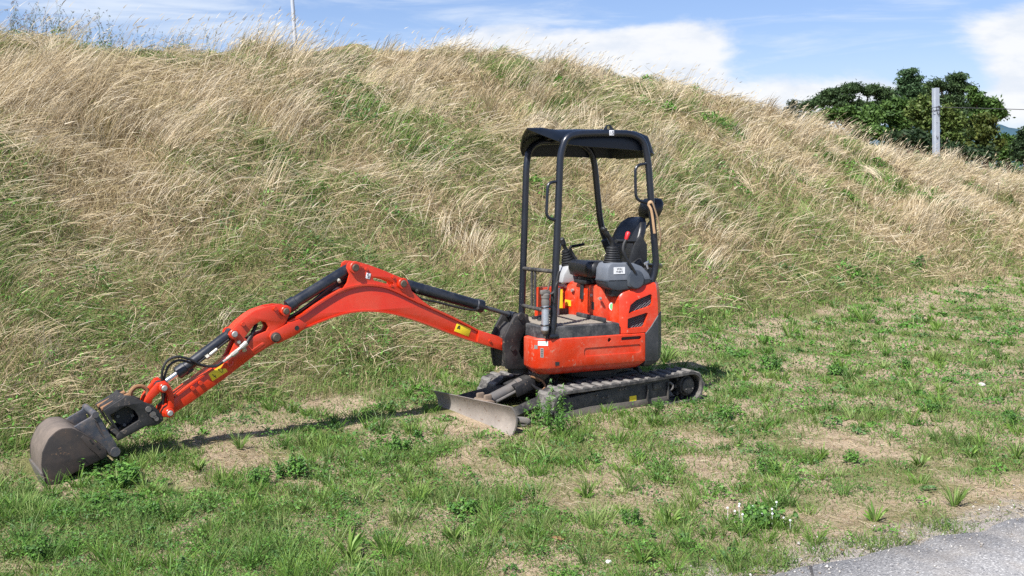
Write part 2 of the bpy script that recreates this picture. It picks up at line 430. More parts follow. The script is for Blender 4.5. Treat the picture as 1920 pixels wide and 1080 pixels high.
class MB:
    def __init__(s): s.bm = bmesh.new()
    def _add(s, verts, faces):
        vs = [s.bm.verts.new(v) for v in verts]
        for f in faces:
            try: s.bm.faces.new([vs[i] for i in f])
            except ValueError: pass
        return vs
    def box(s, c, size, rot=None, bev=0.0):
        t = bmesh.new(); bmesh.ops.create_cube(t, size=1)
        for v in t.verts: v.co = Vector((v.co.x * size[0], v.co.y * size[1], v.co.z * size[2]))
        if bev: bmesh.ops.bevel(t, geom=list(t.edges), offset=bev, segments=2, profile=0.5, affect='EDGES')
        M = Matrix.Translation(Vector(c))
        if rot is not None: M = M @ (rot if isinstance(rot, Matrix) else Matrix.Rotation(rot[1], 4, rot[0]))
        s.merge(t, M); return s
    def merge(s, t, M=None):
        t.verts.ensure_lookup_table()
        vs = [s.bm.verts.new(M @ v.co if M else v.co) for v in t.verts]
        for f in t.faces: s.bm.faces.new([vs[v.index] for v in f.verts])
        t.free()
    def sweep(s, path, radii, n=12, closed=False, cap=True, flat=None):
        P = [Vector(p) for p in path]; m = len(P)
        if not hasattr(radii, '__len__'): radii = [radii] * m
        rings = []; up = None
        for i in range(m):
            if closed: d = P[(i + 1) % m] - P[i - 1]
            else: d = P[min(i + 1, m - 1)] - P[max(i - 1, 0)]
            d.normalize()
            if up is None:
                up = Vector((0, 0, 1)) if abs(d.z) < 0.9 else Vector((1, 0, 0))
            x = d.cross(up).normalized(); up = x.cross(d).normalized()
            ring = []
            for k in range(n):
                a = 2 * math.pi * k / n
                ex = math.cos(a) * radii[i]; ey = math.sin(a) * radii[i]
                if flat: ex *= flat[0]; ey *= flat[1]
                ring.append(s.bm.verts.new(P[i] + x * ex + up * ey))
            rings.append(ring)
        for i in range(m if closed else m - 1):
            A, B = rings[i], rings[(i + 1) % m]
            for k in range(n): s.bm.faces.new([A[k], A[(k + 1) % n], B[(k + 1) % n], B[k]])
        if cap and not closed:
            s.bm.faces.new(rings[0][::-1]); s.bm.faces.new(rings[-1])
        return s
    def cyl(s, p0, p1, r0, r1=None, n=20):
        return s.sweep([p0, p1], [r0, r0 if r1 is None else r1], n)
    def prism(s, poly, y0, y1, holes=(), bev=0.0):
        """poly in (x,z), extruded along y"""
        loops = [list(poly)] + [list(h) for h in holes]
        flat = [p for l in loops for p in l]
        tris = geometry.tessellate_polygon([[Vector((p[0], p[1], 0)) for p in l] for l in loops])
        t = bmesh.new()
        A = [t.verts.new((p[0], y0, p[1])) for p in flat]; B = [t.verts.new((p[0], y1, p[1])) for p in flat]
        for f in tris:
            try: t.faces.new([A[i] for i in f]); t.faces.new([B[i] for i in f])
            except ValueError: pass
        k = 0
        for l in loops:
            n = len(l)
            for i in range(n):
                j = (i + 1) % n
                t.faces.new([A[k + i], A[k + j], B[k + j], B[k + i]])
            k += n
        bmesh.ops.recalc_face_normals(t, faces=list(t.faces))
        if bev:
            es = [e for e in t.edges if len(e.link_faces) == 2 and e.calc_face_angle(0) > 0.9]
            bmesh.ops.bevel(t, geom=es, offset=bev, segments=2, profile=0.5, affect='EDGES')
        s.merge(t); return s
    def loft(s, rings, cap=True, closed=True):
        Rr = [[s.bm.verts.new(p) for p in r] for r in rings]
        n = len(Rr[0])
        for A, B in zip(Rr[:-1], Rr[1:]):
            for k in range(n if closed else n - 1): s.bm.faces.new([A[k], A[(k + 1) % n], B[(k + 1) % n], B[k]])
        if cap:
            for r, rev in ((Rr[0], True), (Rr[-1], False)):
                pts = [[Vector(v.co) for v in r]]
                for f in geometry.tessellate_polygon(pts):
                    try: s.bm.faces.new([r[i] for i in f])
                    except ValueError: pass
        return s
    def lathe(s, prof, o, axis, n=24):
        """prof: list of (radius, distance along axis)"""
        ax = Vector(axis).normalized()
        u = ax.orthogonal().normalized(); w = ax.cross(u)
        rings = []
        for r, h in prof:
            rings.append([Vector(o) + ax * h + (u * math.cos(2 * math.pi * k / n) + w * math.sin(2 * math.pi * k / n)) * max(r, 1e-4) for k in range(n)])
        return s.loft(rings)
    def build(s, name, mat, parent=None, F=None, angle=35):
        bmesh.ops.recalc_face_normals(s.bm, faces=list(s.bm.faces))
        me = bpy.data.meshes.new(name)
        M = ROOT_M.inverted() @ F if F is not None else Matrix.Identity(4)
        s.bm.transform(M); s.bm.to_mesh(me); s.bm.free()
        me.materials.append(mat)
        me.polygons.foreach_set('use_smooth', np.ones(len(me.polygons), bool))
        me.set_sharp_from_angle(angle=R(angle))
        return link(name, me, parent)
def cut(o, cutters):
    for c in cutters:
        md = o.modifiers.new('cut', 'BOOLEAN'); md.operation = 'DIFFERENCE'; md.solver = 'EXACT'; md.object = c
    bpy.context.view_layer.update()
    dg = bpy.context.evaluated_depsgraph_get()
    me = bpy.data.meshes.new_from_object(o.evaluated_get(dg))
    o.modifiers.clear(); o.data = me
    me.set_sharp_from_angle(angle=R(35))
    for c in cutters: bpy.data.objects.remove(c)

def text_obj(name, txt, size, M, mat, parent, thick=0.0008):
    cu = bpy.data.curves.new(name, 'FONT'); cu.body = txt; cu.size = size
    cu.align_x = 'CENTER'; cu.align_y = 'CENTER'; cu.extrude = thick; cu.resolution_u = 2
    t = bpy.data.objects.new(name, cu); COL.objects.link(t)
    bpy.context.view_layer.update()
    me = bpy.data.meshes.new_from_object(t.evaluated_get(bpy.context.evaluated_depsgraph_get()))
    bpy.data.objects.remove(t)
    me.transform(ROOT_M.inverted() @ M); me.materials.clear(); me.materials.append(mat)
    return link(name, me, parent)
def plane_on_side(F, x, y, z, ang=0.0):
    """matrix for lettering on a plane facing +y of a frame; reads towards -x"""
    return F @ Matrix.Translation((x, y, z)) @ Matrix.Rotation(ang, 4, 'Y') @ Matrix(((-1, 0, 0, 0), (0, 0, 1, 0), (0, 1, 0, 0), (0, 0, 0, 1)))

# ------------------------------------------------------------------ the excavator
exc = bpy.data.objects.new('mini_excavator', None); COL.objects.link(exc)
exc.matrix_world = ROOT_M
tag(exc, 'small red tracked digger with black open canopy, parked on the grass before the bank', 'excavator')
bpy.context.view_layer.update()

# ---- crawler tracks
def track_outline(off, n=14):
    """stadium path (x,z): front idler, rear sprocket; off = outward offset"""
    cf = (0.64, 0.142, 0.130); cr = (-0.765, 0.146, 0.133)
    P = []
    for k in range(n + 1):
        a = R(90 - 180 * k / n); P.append((cf[0] + math.cos(a) * (cf[2] + off), cf[1] + math.sin(a) * (cf[2] + off)))
    m = 14
    for k in range(1, m): 
        t = k / m; P.append((cf[0] * (1 - t) + cr[0] * t, (cf[1] - cf[2] - off) * (1 - t) + (cr[1] - cr[2] - off) * t))
    for k in range(n + 1):
        a = R(-90 - 180 * k / n); P.append((cr[0] + math.cos(a) * (cr[2] + off), cr[1] + math.sin(a) * (cr[2] + off)))
    for k in range(1, m):
        t = k / m; sag = -0.006 * math.sin(math.pi * t)
        P.append((cr[0] * (1 - t) + cf[0] * t, (cr[1] + cr[2] + off) * (1 - t) + (cf[1] + cf[2] + off) * t + sag))
    return P
def arclen(P):
    L = [0]
    for a, b in zip(P, P[1:] + P[:1]): L.append(L[-1] + math.hypot(b[0] - a[0], b[1] - a[1]))
    return L
def at_len(P, L, s):
    s %= L[-1]
    for i in range(len(P)):
        if L[i] <= s <= L[i + 1]:
            t = (s - L[i]) / max(L[i + 1] - L[i], 1e-9); a = P[i]; b = P[(i + 1) % len(P)]
            return (a[0] + (b[0] - a[0]) * t, a[1] + (b[1] - a[1]) * t), (b[0] - a[0], b[1] - a[1])
lug_mesh = None
FTK = FU @ Matrix.Translation((0, 0, -0.012))
def make_track(side):
    global lug_mesh
    y0, y1 = (0.27, 0.50) if side > 0 else (-0.50, -0.27)
    P0 = track_outline(-0.022); P1 = track_outline(0.0)
    b = MB()
    n = len(P0)
    # cross-section with a slightly thicker bead on both edges
    prof = [(y0, -0.022), (y0, 0.0), (y0 + 0.02, 0.004), (y1 - 0.02, 0.004), (y1, 0.0), (y1, -0.022), (y1 - 0.025, -0.030), (y1 - 0.035, -0.020), (y0 + 0.035, -0.020), (y0 + 0.025, -0.030)]
    rings = []
    outs = {o: track_outline(o) for o in set(p[1] for p in prof)}
    for i in range(n): rings.append([(outs[o][i][0], y, outs[o][i][1]) for y, o in prof])
    rings.append(rings[0])
    b.loft(rings, cap=False)
    bmesh.ops.remove_doubles(b.bm, verts=list(b.bm.verts), dist=1e-5)
    tr = b.build('crawler_track', RUBBER, exc, FTK)
    L = arclen(P1); N = 36
    yc = (y0 + y1) / 2
    if lug_mesh is None:
        lb = MB()
        # staggered lug: a bar across with sloped flanks, kinked in the middle
        def bar(xo, ya, yb):
            w0, w1, h = 0.024, 0.014, 0.014
            r = []
            for yy, sk in ((ya, 0.0), ((ya + yb) / 2, 0.007), (yb, 0.0)):
                r.append([(xo + sk - w0, yy, 0), (xo + sk - w1, yy, h), (xo + sk + w1, yy, h), (xo + sk + w0, yy, 0)])
            lb.loft(r)
        bar(-0.012, -0.112, 0.012); bar(0.014, -0.012, 0.112)
        bmesh.ops.recalc_face_normals(lb.bm, faces=list(lb.bm.faces))
        lug_mesh = bpy.data.meshes.new('track_lug'); lb.bm.to_mesh(lug_mesh); lb.bm.free(); lug_mesh.materials.append(LUGM)
    for k in range(N):
        (x, z), d = at_len(P1, L, L[-1] * k / N)
        a = math.atan2(d[1], d[0])
        o = link('track_lug', lug_mesh, tr)
        # local x along travel, local z outward (path runs clockwise: outward is left of travel reversed)
        X = Vector((math.cos(a), 0, math.sin(a))); Y = Vector((0, 1, 0)); Z = X.cross(Y)
        if (Vector((x, 0, z)) - Vector((-0.06, 0, 0.15))).dot(Z) < 0: X = -X; Z = -Z
        o.matrix_local = Matrix(((X.x, Y.x, Z.x, x), (X.y, Y.y, Z.y, yc), (X.z, Y.z, Z.z, z - 0.012), (0, 0, 0, 1)))
    s = 1 if side > 0 else -1
    RF = [(0.645,0.205),(0.363,0.222),(0.060,0.235),(-0.312,0.246),(-0.523,0.247),(-0.523,0.030),(-0.456,0.018),(-0.411,0.026),(-0.378,0.046),(-0.258,0.050),(-0.097,0.046),(-0.055,0.016),(-0.003,0.020),(0.029,0.044),(0.223,0.042),(0.274,0.018),(0.344,0.014),(0.403,0.034),(0.481,0.036),(0.530,0.010),(0.588,0.004),(0.626,0.014),(0.645,0.045)]
    ya, yb = sorted((s * 0.36, s * 0.462))
    b = MB().prism(RF, ya, yb, bev=0.004)
    fr = b.build('roller_frame', FRAMEM, tr, FTK)
    # muddy lower flange, proud of the frame
    low = [(0.648,0.100),(0.363,0.119),(0.060,0.108),(-0.258,0.100),(-0.515,0.097)] + [p for p in RF[5:]]
    ya, yb = sorted((s * 0.40, s * 0.468))
    MB().prism(low, ya, yb, bev=0.003).build('frame_flange', GUARDM, tr, FTK)
    for x0, x1 in ((-0.262, -0.250), (-0.500, -0.488)):
        MB().box(((x0 + x1) / 2, s * 0.468, 0.145), (0.012, 0.03, 0.15), bev=0.003).build('frame_bracket', FRAMEM, tr, FTK)
    MB().box((-0.375, s * 0.466, 0.195), (0.10, 0.016, 0.055), bev=0.006).build('frame_cover', FRAMEM, tr, FTK)
    b = MB()
    for x, z in ((-0.345, 0.188), (-0.405, 0.190), (0.18, 0.175), (0.235, 0.172), (0.30, 0.20), (0.05, 0.215), (0.02, 0.217), (-0.01, 0.218), (0.555, 0.03), (0.60, 0.022), (0.45, 0.045)):
        b.cyl((x, s * 0.46, z), (x, s * 0.476, z), 0.008, n=8)
    tag(b.build('frame_bolt', GREYST, tr, FTK), kind='stuff')
    MB().box((-0.10, s * 0.4635, 0.125), (0.075, 0.003, 0.042)).build('yellow_label', YELLOW, tr, FTK)
    MB().cyl((-0.012, s * 0.46, 0.118), (-0.012, s * 0.4645, 0.118), 0.016, n=14).build('frame_hole_disc', INK, tr, FTK)  # dark disc on the frame, its black replaces the shade of a hole
    # sprocket, idler, rollers
    b = MB().cyl((-0.755, s * 0.30, 0.152), (-0.755, s * 0.44, 0.152), 0.085)
    for k in range(9):
        a = 2 * math.pi * k / 9
        b.box((-0.755 + 0.09 * math.cos(a), s * 0.385, 0.152 + 0.09 * math.sin(a)), (0.05, 0.05, 0.03), ('Y', -a), bev=0.004)
    b.lathe([(0.070, 0), (0.070, 0.02), (0.062, 0.028), (0.0, 0.030)], (-0.755, s * 0.44, 0.152), (0, s, 0))
    b.build('drive_sprocket', FRAMEM, tr, FTK)
    b = MB()
    for k in range(3):
        a = R(90 + 120 * k); b.cyl((-0.755 + 0.045 * math.cos(a), s * 0.468, 0.152 + 0.045 * math.sin(a)), (-0.755 + 0.045 * math.cos(a), s * 0.476, 0.152 + 0.045 * math.sin(a)), 0.006, n=8)
    tag(b.build('sprocket_bolt', GREYST, tr, FTK), kind='stuff')
    MB().cyl((0.64, s * 0.32, 0.15), (0.64, s * 0.45, 0.15), 0.098, n=28).build('idler_wheel', FRAMEM, tr, FTK)
    for x in (-0.40, 0.0, 0.40):
        MB().cyl((x, s * 0.31, 0.070), (x, s * 0.45, 0.070), 0.045, n=20).build('track_roller', FRAMEM, tr, FTK)
    MB().sweep(smooth_path([(-0.52, s * 0.46, 0.21), (-0.545, s * 0.475, 0.19), (-0.545, s * 0.475, 0.16), (-0.525, s * 0.46, 0.14)], 5), 0.010, 8).build('tie_down_hook', GREYST, tr, FTK)
    return tr
make_track(1); make_track(-1)

# ---- chassis
b = MB()
b.box((-0.05, 0, 0.20), (0.72, 0.44, 0.16), bev=0.03)
b.box((0.26, 0, 0.19), (0.16, 0.72, 0.12), bev=0.02); b.box((-0.36, 0, 0.19), (0.16, 0.72, 0.12), bev=0.02)
b.cyl((0, 0, 0.26), (0, 0, 0.375), 0.26, n=32); b.cyl((0, 0, 0.30), (0, 0, 0.33), 0.30, n=32)
b.box((0.45, 0.19, 0.17), (0.14, 0.05, 0.10), bev=0.01); b.box((0.45, -0.19, 0.17), (0.14, 0.05, 0.10), bev=0.01)
b.box((0.47, 0.04, 0.31), (0.20, 0.10, 0.07), bev=0.012)
b.build('chassis', STEEL, exc, FU)

# ---- dozer blade
NT_, FT_ = Vector((1.205, 0.575, 0.225)), Vector((1.205, -0.475, 0.185))
def blade_pt(t, h, off=0.0):
    """t across (0 near .. 1 far), h 0 top .. 1 bottom"""
    p = NT_.lerp(FT_, t)
    curve = 0.085 * h * h + 0.045 * (1 - h) ** 2 - 0.03 * math.sin(math.pi * h)
    return Vector((p.x + curve - 0.02 - off, p.y, p.z - 0.255 * h))
rings = []
N, Mh = 24, 9
for i in range(N + 1):
    t = i / N
    fr_ = [blade_pt(t, k / Mh) for k in range(Mh + 1)]; bk = [blade_pt(t, k / Mh, 0.016) for k in range(Mh, -1, -1)]
    rings.append(fr_ + bk)
BLADEM = m_paint('worn_blade_steel', (0.22, 0.195, 0.172), (0.33, 0.29, 0.25), 0.85, 0.6, 0, 6.0, (0.11, 0.06, 0.035), spec=0.35)
blade = MB().loft(rings).build('dozer_blade', BLADEM, exc, FU, 40)
for s in (1, -1):
    MB().sweep([(1.17, s * 0.36 + 0.05, 0.10), (0.85, s * 0.30 + 0.03, 0.14), (0.45, s * 0.20, 0.17)], [0.048, 0.052, 0.05], 4, flat=(0.7, 1.15)).build('blade_arm', FRAMEM, blade, FU, 30)
MB().cyl((1.14, 0.35, 0.10), (1.14, -0.30, 0.08), 0.035, n=12).build('cross_tube', FRAMEM, blade, FU, 30)
b = MB().box((1.105, 0.05, 0.13), (0.09, 0.19, 0.12), ('Y', R(-12)), bev=0.02)
b.box((1.10, 0.0, 0.16), (0.07, 0.03, 0.14), bev=0.012); b.box((1.10, 0.10, 0.16), (0.07, 0.03, 0.14), bev=0.012)
b.build('cylinder_mount', MUD, blade, FU)
b = MB(); b.cyl((1.08, 0.05, 0.165), (0.78, 0.05, 0.255), 0.042, n=20)
b.cyl((1.12, 0.05, 0.155), (1.06, 0.05, 0.170), 0.030, n=16)
b.cyl((0.79, 0.05, 0.252), (0.74, 0.05, 0.267), 0.050, n=20)
b.sweep([(1.02, 0.105, 0.165), (0.80, 0.105, 0.232), (0.74, 0.10, 0.262)], 0.012, 8)
b.build('blade_cylinder', GREYST, blade, FU)
b = MB().box((0.755, 0.05, 0.290), (0.20, 0.17, 0.016), ('Y', R(16)), bev=0.004)
b.box((0.755, 0.135, 0.250), (0.20, 0.012, 0.085), ('Y', R(16)), bev=0.004)
b.build('cylinder_cover', STEEL, blade, FU)
b = MB().cyl((0.70, 0.05, 0.28), (0.48, 0.06, 0.355), 0.026, n=14)
b.lathe([(0.03, 0), (0.052, 0.02), (0.060, 0.06), (0.050, 0.11), (0.02, 0.13)], (0.60, 0.055, 0.305), (-0.95, 0.03, 0.32), 14)
b.build('cylinder_rod', MUD, blade, FU)
b = MB()
for yy, dz in ((0.10, 0.0), (0.14, -0.02), (-0.02, 0.01)):
    b.sweep(smooth_path([(0.70, yy, 0.29 + dz), (0.62, yy + 0.05, 0.22 + dz), (0.52, yy + 0.06, 0.24 + dz), (0.44, yy, 0.31 + dz)], 6), 0.011, 8)
b.build('blade_hose', HOSE, blade, FU)
b = MB().sweep(smooth_path([(0.70, 0.13, 0.33), (0.63, 0.17, 0.30), (0.60, 0.19, 0.25), (0.66, 0.20, 0.21)], 6), 0.008, 8)
b.build('red_hose', RUST, blade, FU)
b = MB().sweep(smooth_path([(1.17, 0.50, 0.11), (1.12, 0.56, 0.115), (1.08, 0.585, 0.10), (1.09, 0.56, 0.075), (1.17, 0.50, 0.07)], 6, False), 0.017, 8, flat=(1, 1.4))
b.build('lashing_eye', GREYST, blade, FU)

# ---- slewing deck (lower red skirt)
def offset_poly(P, d):
    n = len(P); out = []
    area = sum(P[i][0] * P[(i + 1) % n][1] - P[(i + 1) % n][0] * P[i][1] for i in range(n))
    sg = 1 if area > 0 else -1
    for i in range(n):
        p = Vector(P[i]); a = (p - Vector(P[i - 1])).normalized(); b2 = (Vector(P[(i + 1) % n]) - p).normalized()
        na = Vector((-a.y, a.x)) * sg; nb = Vector((-b2.y, b2.x)) * sg
        m = na + nb
        if m.length < 1e-5: m = na
        m.normalize(); c = max(m.dot(na), 0.35)
        out.append(p + m * d / c)
    return out
def arc_tail(Rr, yside, x_end, n=18):
    a0 = math.asin(yside / Rr)
    P = []
    for k in range(n + 1):
        a = math.pi - a0 + (2 * a0) * k / n
        P.append((Rr * math.cos(a), Rr * math.sin(a)))
    return P
deck = [(0.52, 0.468), (0.20, 0.470), (-0.285, 0.470), (-0.285, -0.47), (0.46, -0.47), (0.56, -0.40), (0.56, -0.20), (0.40, -0.16), (0.40, 0.17), (0.66, 0.19), (0.695, 0.22), (0.70, 0.34), (0.685, 0.385), (0.60, 0.445)]
def zring(P, z): return [(p[0], p[1], z) for p in P]
b = MB()
b.loft([zring(offset_poly(deck, 0.085), 0.355), zring(offset_poly(deck, 0.05), 0.368), zring(offset_poly(deck, 0.015), 0.402), zring(offset_poly(deck, 0.0), 0.425),
        zring(deck, 0.640), zring(offset_poly(deck, 0.006), 0.648)])
swing_deck = b.build('swing_deck', RED, exc, FB, 28)
def stadium(x0, x1, z0, z1, r, n=5, skew=0.0):
    P = []
    for cx, cz, a0 in ((x1 - r, z1 - r, 0), (x0 + r, z1 - r, 90), (x0 + r, z0 + r, 180), (x1 - r, z0 + r, 270)):
        for k in range(n + 1):
            a = R(a0 + 90 * k / n); px = cx + r * math.cos(a); P.append((px, cz + r * math.sin(a) + skew * px))
    return P
c1 = MB().prism(stadium(-0.245, 0.285, 0.492, 0.560, 0.022), 0.463, 0.49).build('cutter', RED, exc, FB)
c2 = MB().prism(stadium(-0.250, -0.058, 0.598, 0.626, 0.0135), 0.445, 0.49).build('cutter', RED, exc, FB)
c3 = MB().cyl((0.052, 0.44, 0.610), (0.052, 0.49, 0.610), 0.017).build('cutter', RED, exc, FB)
cut(swing_deck, [c1, c2, c3])
MB().prism(stadium(-0.246, -0.062, 0.601, 0.623, 0.0108), 0.446, 0.452).build('slot_shade', INK, swing_deck, FB)  # black liner paints the shade inside the slot
MB().cyl((0.052, 0.4405, 0.610), (0.052, 0.446, 0.610), 0.0165).build('hole_shade', INK, swing_deck, FB)  # black disc paints the shade at the bottom of the round hole
# stickers on the chamfered front corner; the face between (0.685,0.385) and (0.60,0.445)
fa, fb = Vector((0.60, 0.445)), Vector((0.685, 0.385))
fd = (fb - fa).normalized(); fn = Vector((-fd.y, fd.x)); fn = fn if fn.y > 0 else -fn
def corner(s0, s1, z0, z1, name, mat, dz=0.0, off=0.0016, parent=None):
    q = []
    for s_, z_ in ((s0, z0), (s1, z0 + dz), (s1, z1 + dz), (s0, z1)):
        p = fa + fd * s_ + fn * off; q.append((p.x, p.y, z_))
    b = MB(); b._add([Vector(p) for p in q] + [Vector(p) + Vector((fn.x, fn.y, 0)) * -0.003 for p in q], [(0, 1, 2, 3), (7, 6, 5, 4), (0, 4, 5, 1), (1, 5, 6, 2), (2, 6, 7, 3), (3, 7, 4, 0)])
    return b.build(name, mat, parent or swing_deck, FB)
corner(-0.005, 0.075, 0.595, 0.630, 'white_label', WHITE)
corner(0.006, 0.034, 0.604, 0.622, 'label_print', GREENF, off=0.0022)
corner(0.012, 0.030, 0.607, 0.619, 'label_print', WHITE, off=0.0028)
corner(0.078, 0.104, 0.568, 0.598, 'grey_label', GREYF)
corner(0.030, 0.056, 0.502, 0.575, 'data_plate', GREYF)
for k in range(4): corner(0.034, 0.052, 0.511 + k * 0.016, 0.518 + k * 0.016, 'plate_print', INK, off=0.0022)
MB().box((0.525, 0.4685, 0.452), (0.035, 0.003, 0.028)).build('corner_label', INK, swing_deck, FB)

# ---- counterweight
def tail_ring(Rr, ys, z, xcut=-0.289, top=None):
    A = [(xcut, ys), (-0.34, ys)] + arc_tail(Rr, ys, 0) + [(-0.34, -ys), (xcut, -ys)]
    P = []
    for x, y in A:
        zz = z if top is None else top(x)
        P.append((x, y, zz))
    return P
topf = lambda x: 0.645 + 0.155 * min(max((-0.30 - x) / 0.12, 0), 1)
b = MB().loft([tail_ring(0.55, 0.42, 0.365), tail_ring(0.595, 0.455, 0.385), tail_ring(0.622, 0.474, 0.42), tail_ring(0.628, 0.475, 0.55),
               tail_ring(0.628, 0.475, 0, top=lambda x: topf(x) - 0.006), tail_ring(0.622, 0.470, 0, top=topf)])
b.build('counterweight', CWM, exc, FB, 30)

# ---- engine hood
def hood_ring(k, z, front=0.0):
    """k = inset"""
    ys = 0.468 - k; Rr = 0.622 - k
    L = [(-0.045 - front, 0.405 - k), (-0.055 - front, 0.440 - k), (-0.085 - front, 0.460 - k), (-0.13 - front, ys), (-0.34, ys)]
    T_ = arc_tail(Rr, ys, 0)
    Rt = [(-0.34, -ys), (-0.10, -ys), (0.20 - 0, -ys), (0.27, -0.44 + k), (0.28, -0.30), (0.05, -0.29), (-0.03, -0.25), (-0.045 - front, 0.30)]
    out = []
    for x, y in L + T_ + Rt:
        out.append((x, y, z(x) if callable(z) else z))
    return out
ht = lambda x: 0.985 + 0.085 * min(max((0.0 - x) / 0.40, -0.1), 1)
b = MB().loft([hood_ring(0.0, 0.652), hood_ring(0.0, lambda x: ht(x) - 0.20), hood_ring(0.010, lambda x: ht(x) - 0.085, 0.004), hood_ring(0.022, lambda x: ht(x) - 0.03, 0.012), hood_ring(0.042, lambda x: ht(x) - 0.006, 0.03), hood_ring(0.07, ht, 0.05)])
hood = b.build('engine_hood', RED, exc, FB, 32)
V1 = [(-0.128, 0.812), (-0.150, 0.880), (-0.205, 0.918), (-0.345, 0.962), (-0.358, 0.950), (-0.365, 0.895), (-0.352, 0.868), (-0.30, 0.852)]
V2 = [(-0.122, 0.770), (-0.140, 0.776), (-0.300, 0.812), (-0.316, 0.804), (-0.285, 0.705), (-0.270, 0.696), (-0.125, 0.690), (-0.120, 0.700)]
cs = [MB().prism(V, 0.430, 0.52).build('cutter', RED, exc, FB) for V in (V1, V2)]
cut(hood, cs)
def grow(V, k):
    cx = sum(p[0] for p in V) / len(V); cz = sum(p[1] for p in V) / len(V)
    return [(cx + (p[0] - cx) * k, cz + (p[1] - cz) * k) for p in V]
def inside(V, x, z):
    c = False; j = len(V) - 1
    for i in range(len(V)):
        if (V[i][1] > z) != (V[j][1] > z) and x < (V[j][0] - V[i][0]) * (z - V[i][1]) / (V[j][1] - V[i][1]) + V[i][0]: c = not c
        j = i
    return c
for V in (V1, V2):
    gr = MB().prism(grow(V, 0.995), 0.4305, 0.433).build('vent_grille', INK, hood, FB)
    b = MB()
    x0 = min(p[0] for p in V); x1 = max(p[0] for p in V); z0 = min(p[1] for p in V); z1 = max(p[1] for p in V)
    for ang in (R(20), R(-38)):
        d = Vector((math.cos(ang), math.sin(ang))); nrm = Vector((-d.y, d.x))
        for k in range(-30, 31):
            c0 = Vector(((x0 + x1) / 2, (z0 + z1) / 2)) + nrm * (k * 0.0165)
            run = None
            for j in range(-60, 61):
                p = c0 + d * (j * 0.004); ins = inside(V, p.x, p.y)
                if ins and run is None: run = p
                if (not ins or j == 60) and run is not None:
                    q_ = p
                    if (q_ - run).length > 0.008:
                        b.cyl((run.x, 0.440, run.y), (q_.x, 0.440, q_.y), 0.0016, n=4)
                    run = None
    b.build('vent_mesh', GREYPL, hood, FB)
# riser under the seat
b = MB().box((-0.13, 0.02, 0.845), (0.36, 0.58, 0.37), bev=0.025)
b.box((0.00, 0.05, 0.80), (0.11, 0.16, 0.40), bev=0.02)
b.box((0.005, -0.20, 0.86), (0.12, 0.16, 0.30), bev=0.02)
riser = b.build('seat_riser', RED, exc, FB, 30)
b = MB()
b.cyl((0.05, 0.33, 0.93), (0.062, 0.33, 0.93), 0.014); b.cyl((0.052, 0.19, 0.945), (0.066, 0.19, 0.945), 0.012); b.cyl((0.06, -0.12, 0.96), (0.078, -0.12, 0.96), 0.014); b.cyl((0.06, -0.24, 0.985), (0.08, -0.24, 0.985), 0.016)
tag(b.build('riser_bolt', BOLT, riser, FB), kind='stuff')
MB().box((0.068, -0.20, 0.845), (0.004, 0.10, 0.05)).build('warning_label', YELLOW, riser, FB)
MB().box((0.052, 0.20, 0.86), (0.003, 0.042, 0.062)).build('fuse_label', INK, riser, FB)
gl = MB().lathe([(0.034, 0), (0.034, 0.002), (0, 0.0022)], (-0.050, 0.345, 0.862), (0.9, 0.35, 0)).build('round_label', WHITE, hood, FB)
MB().lathe([(0.025, 0), (0.025, 0.002), (0, 0.0022)], (-0.0475, 0.346, 0.862), (0.9, 0.35, 0)).build('round_label_print', GREENF, hood, FB)

# ---- floor
FP = [(-0.045, 0.462), (0.54, 0.462), (0.62, 0.42), (0.645, 0.36), (0.645, -0.12), (0.55, -0.22), (0.28, -0.26), (-0.045, -0.26)]
b = MB().loft([zring(FP, 0.6485), zring(FP, 0.735), zring(offset_poly(FP, 0.008), 0.742)])
floor_ = b.build('floor_plate', FLOORM, exc, FB, 30)
FM = offset_poly(FP, 0.045)
b = MB().loft([zring(FM, 0.7425), zring(FM, 0.748)])
for k in range(14):
    b.box((0.06 + k * 0.036, 0.10, 0.7495), (0.012, 0.52, 0.004))
b.build('floor_mat', MATM, floor_, FB)
MB().box((0.070, 0.20, 0.766), (0.03, 0.46, 0.035), bev=0.008).build('kick_strip', FLOORM, floor_, FB)
MB().box((0.15, -0.22, 0.77), (0.22, 0.03, 0.055), bev=0.01).build('kick_strip', FLOORM, floor_, FB)
for yy in (0.0, 0.10):
    b = MB().box((0.45, yy, 0.765), (0.11, 0.06, 0.016), ('Y', R(14)), bev=0.005)
    b.cyl((0.50, yy, 0.745), (0.49, yy, 0.775), 0.012, n=8)
    b.build('foot_pedal', BLKPL, floor_, FB)
b = MB().sweep(fillet([(-0.02, 0.03, 1.05), (0.055, 0.03, 1.04), (0.062, 0.03, 0.90)], 0.02), 0.026, 8, flat=(1.0, 0.6))
b.build('suspension_column', BLKPL, riser, FB)

# ---- canopy
near_loop = [(0.56, 0.435, 0.66), (0.545, 0.440, 0.76), (0.515, 0.445, 1.45), (0.485, 0.445, 2.10), (0.435, 0.445, 2.235), (0.325, 0.445, 2.262), (0.05, 0.445, 2.275), (-0.17, 0.445, 2.275), (-0.285, 0.445, 2.225), (-0.330, 0.445, 2.06), (-0.362, 0.445, 1.70), (-0.405, 0.43, 1.35), (-0.425, 0.42, 1.20), (-0.41, 0.41, 1.10), (-0.37, 0.40, 1.02)]
far_loop = [(0.50, -0.226, 0.70), (0.50, -0.222, 0.80), (0.495, -0.185, 1.45), (0.485, -0.165, 2.02), (0.455, -0.180, 2.155), (0.36, -0.20, 2.225), (0.12, -0.25, 2.235), (-0.12, -0.29, 2.225), (-0.225, -0.31, 2.16), (-0.265, -0.32, 2.04), (-0.325, -0.33, 1.55), (-0.365, -0.33, 1.40), (-0.45, -0.33, 1.28), (-0.52, -0.32, 1.16), (-0.54, -0.30, 1.04)]
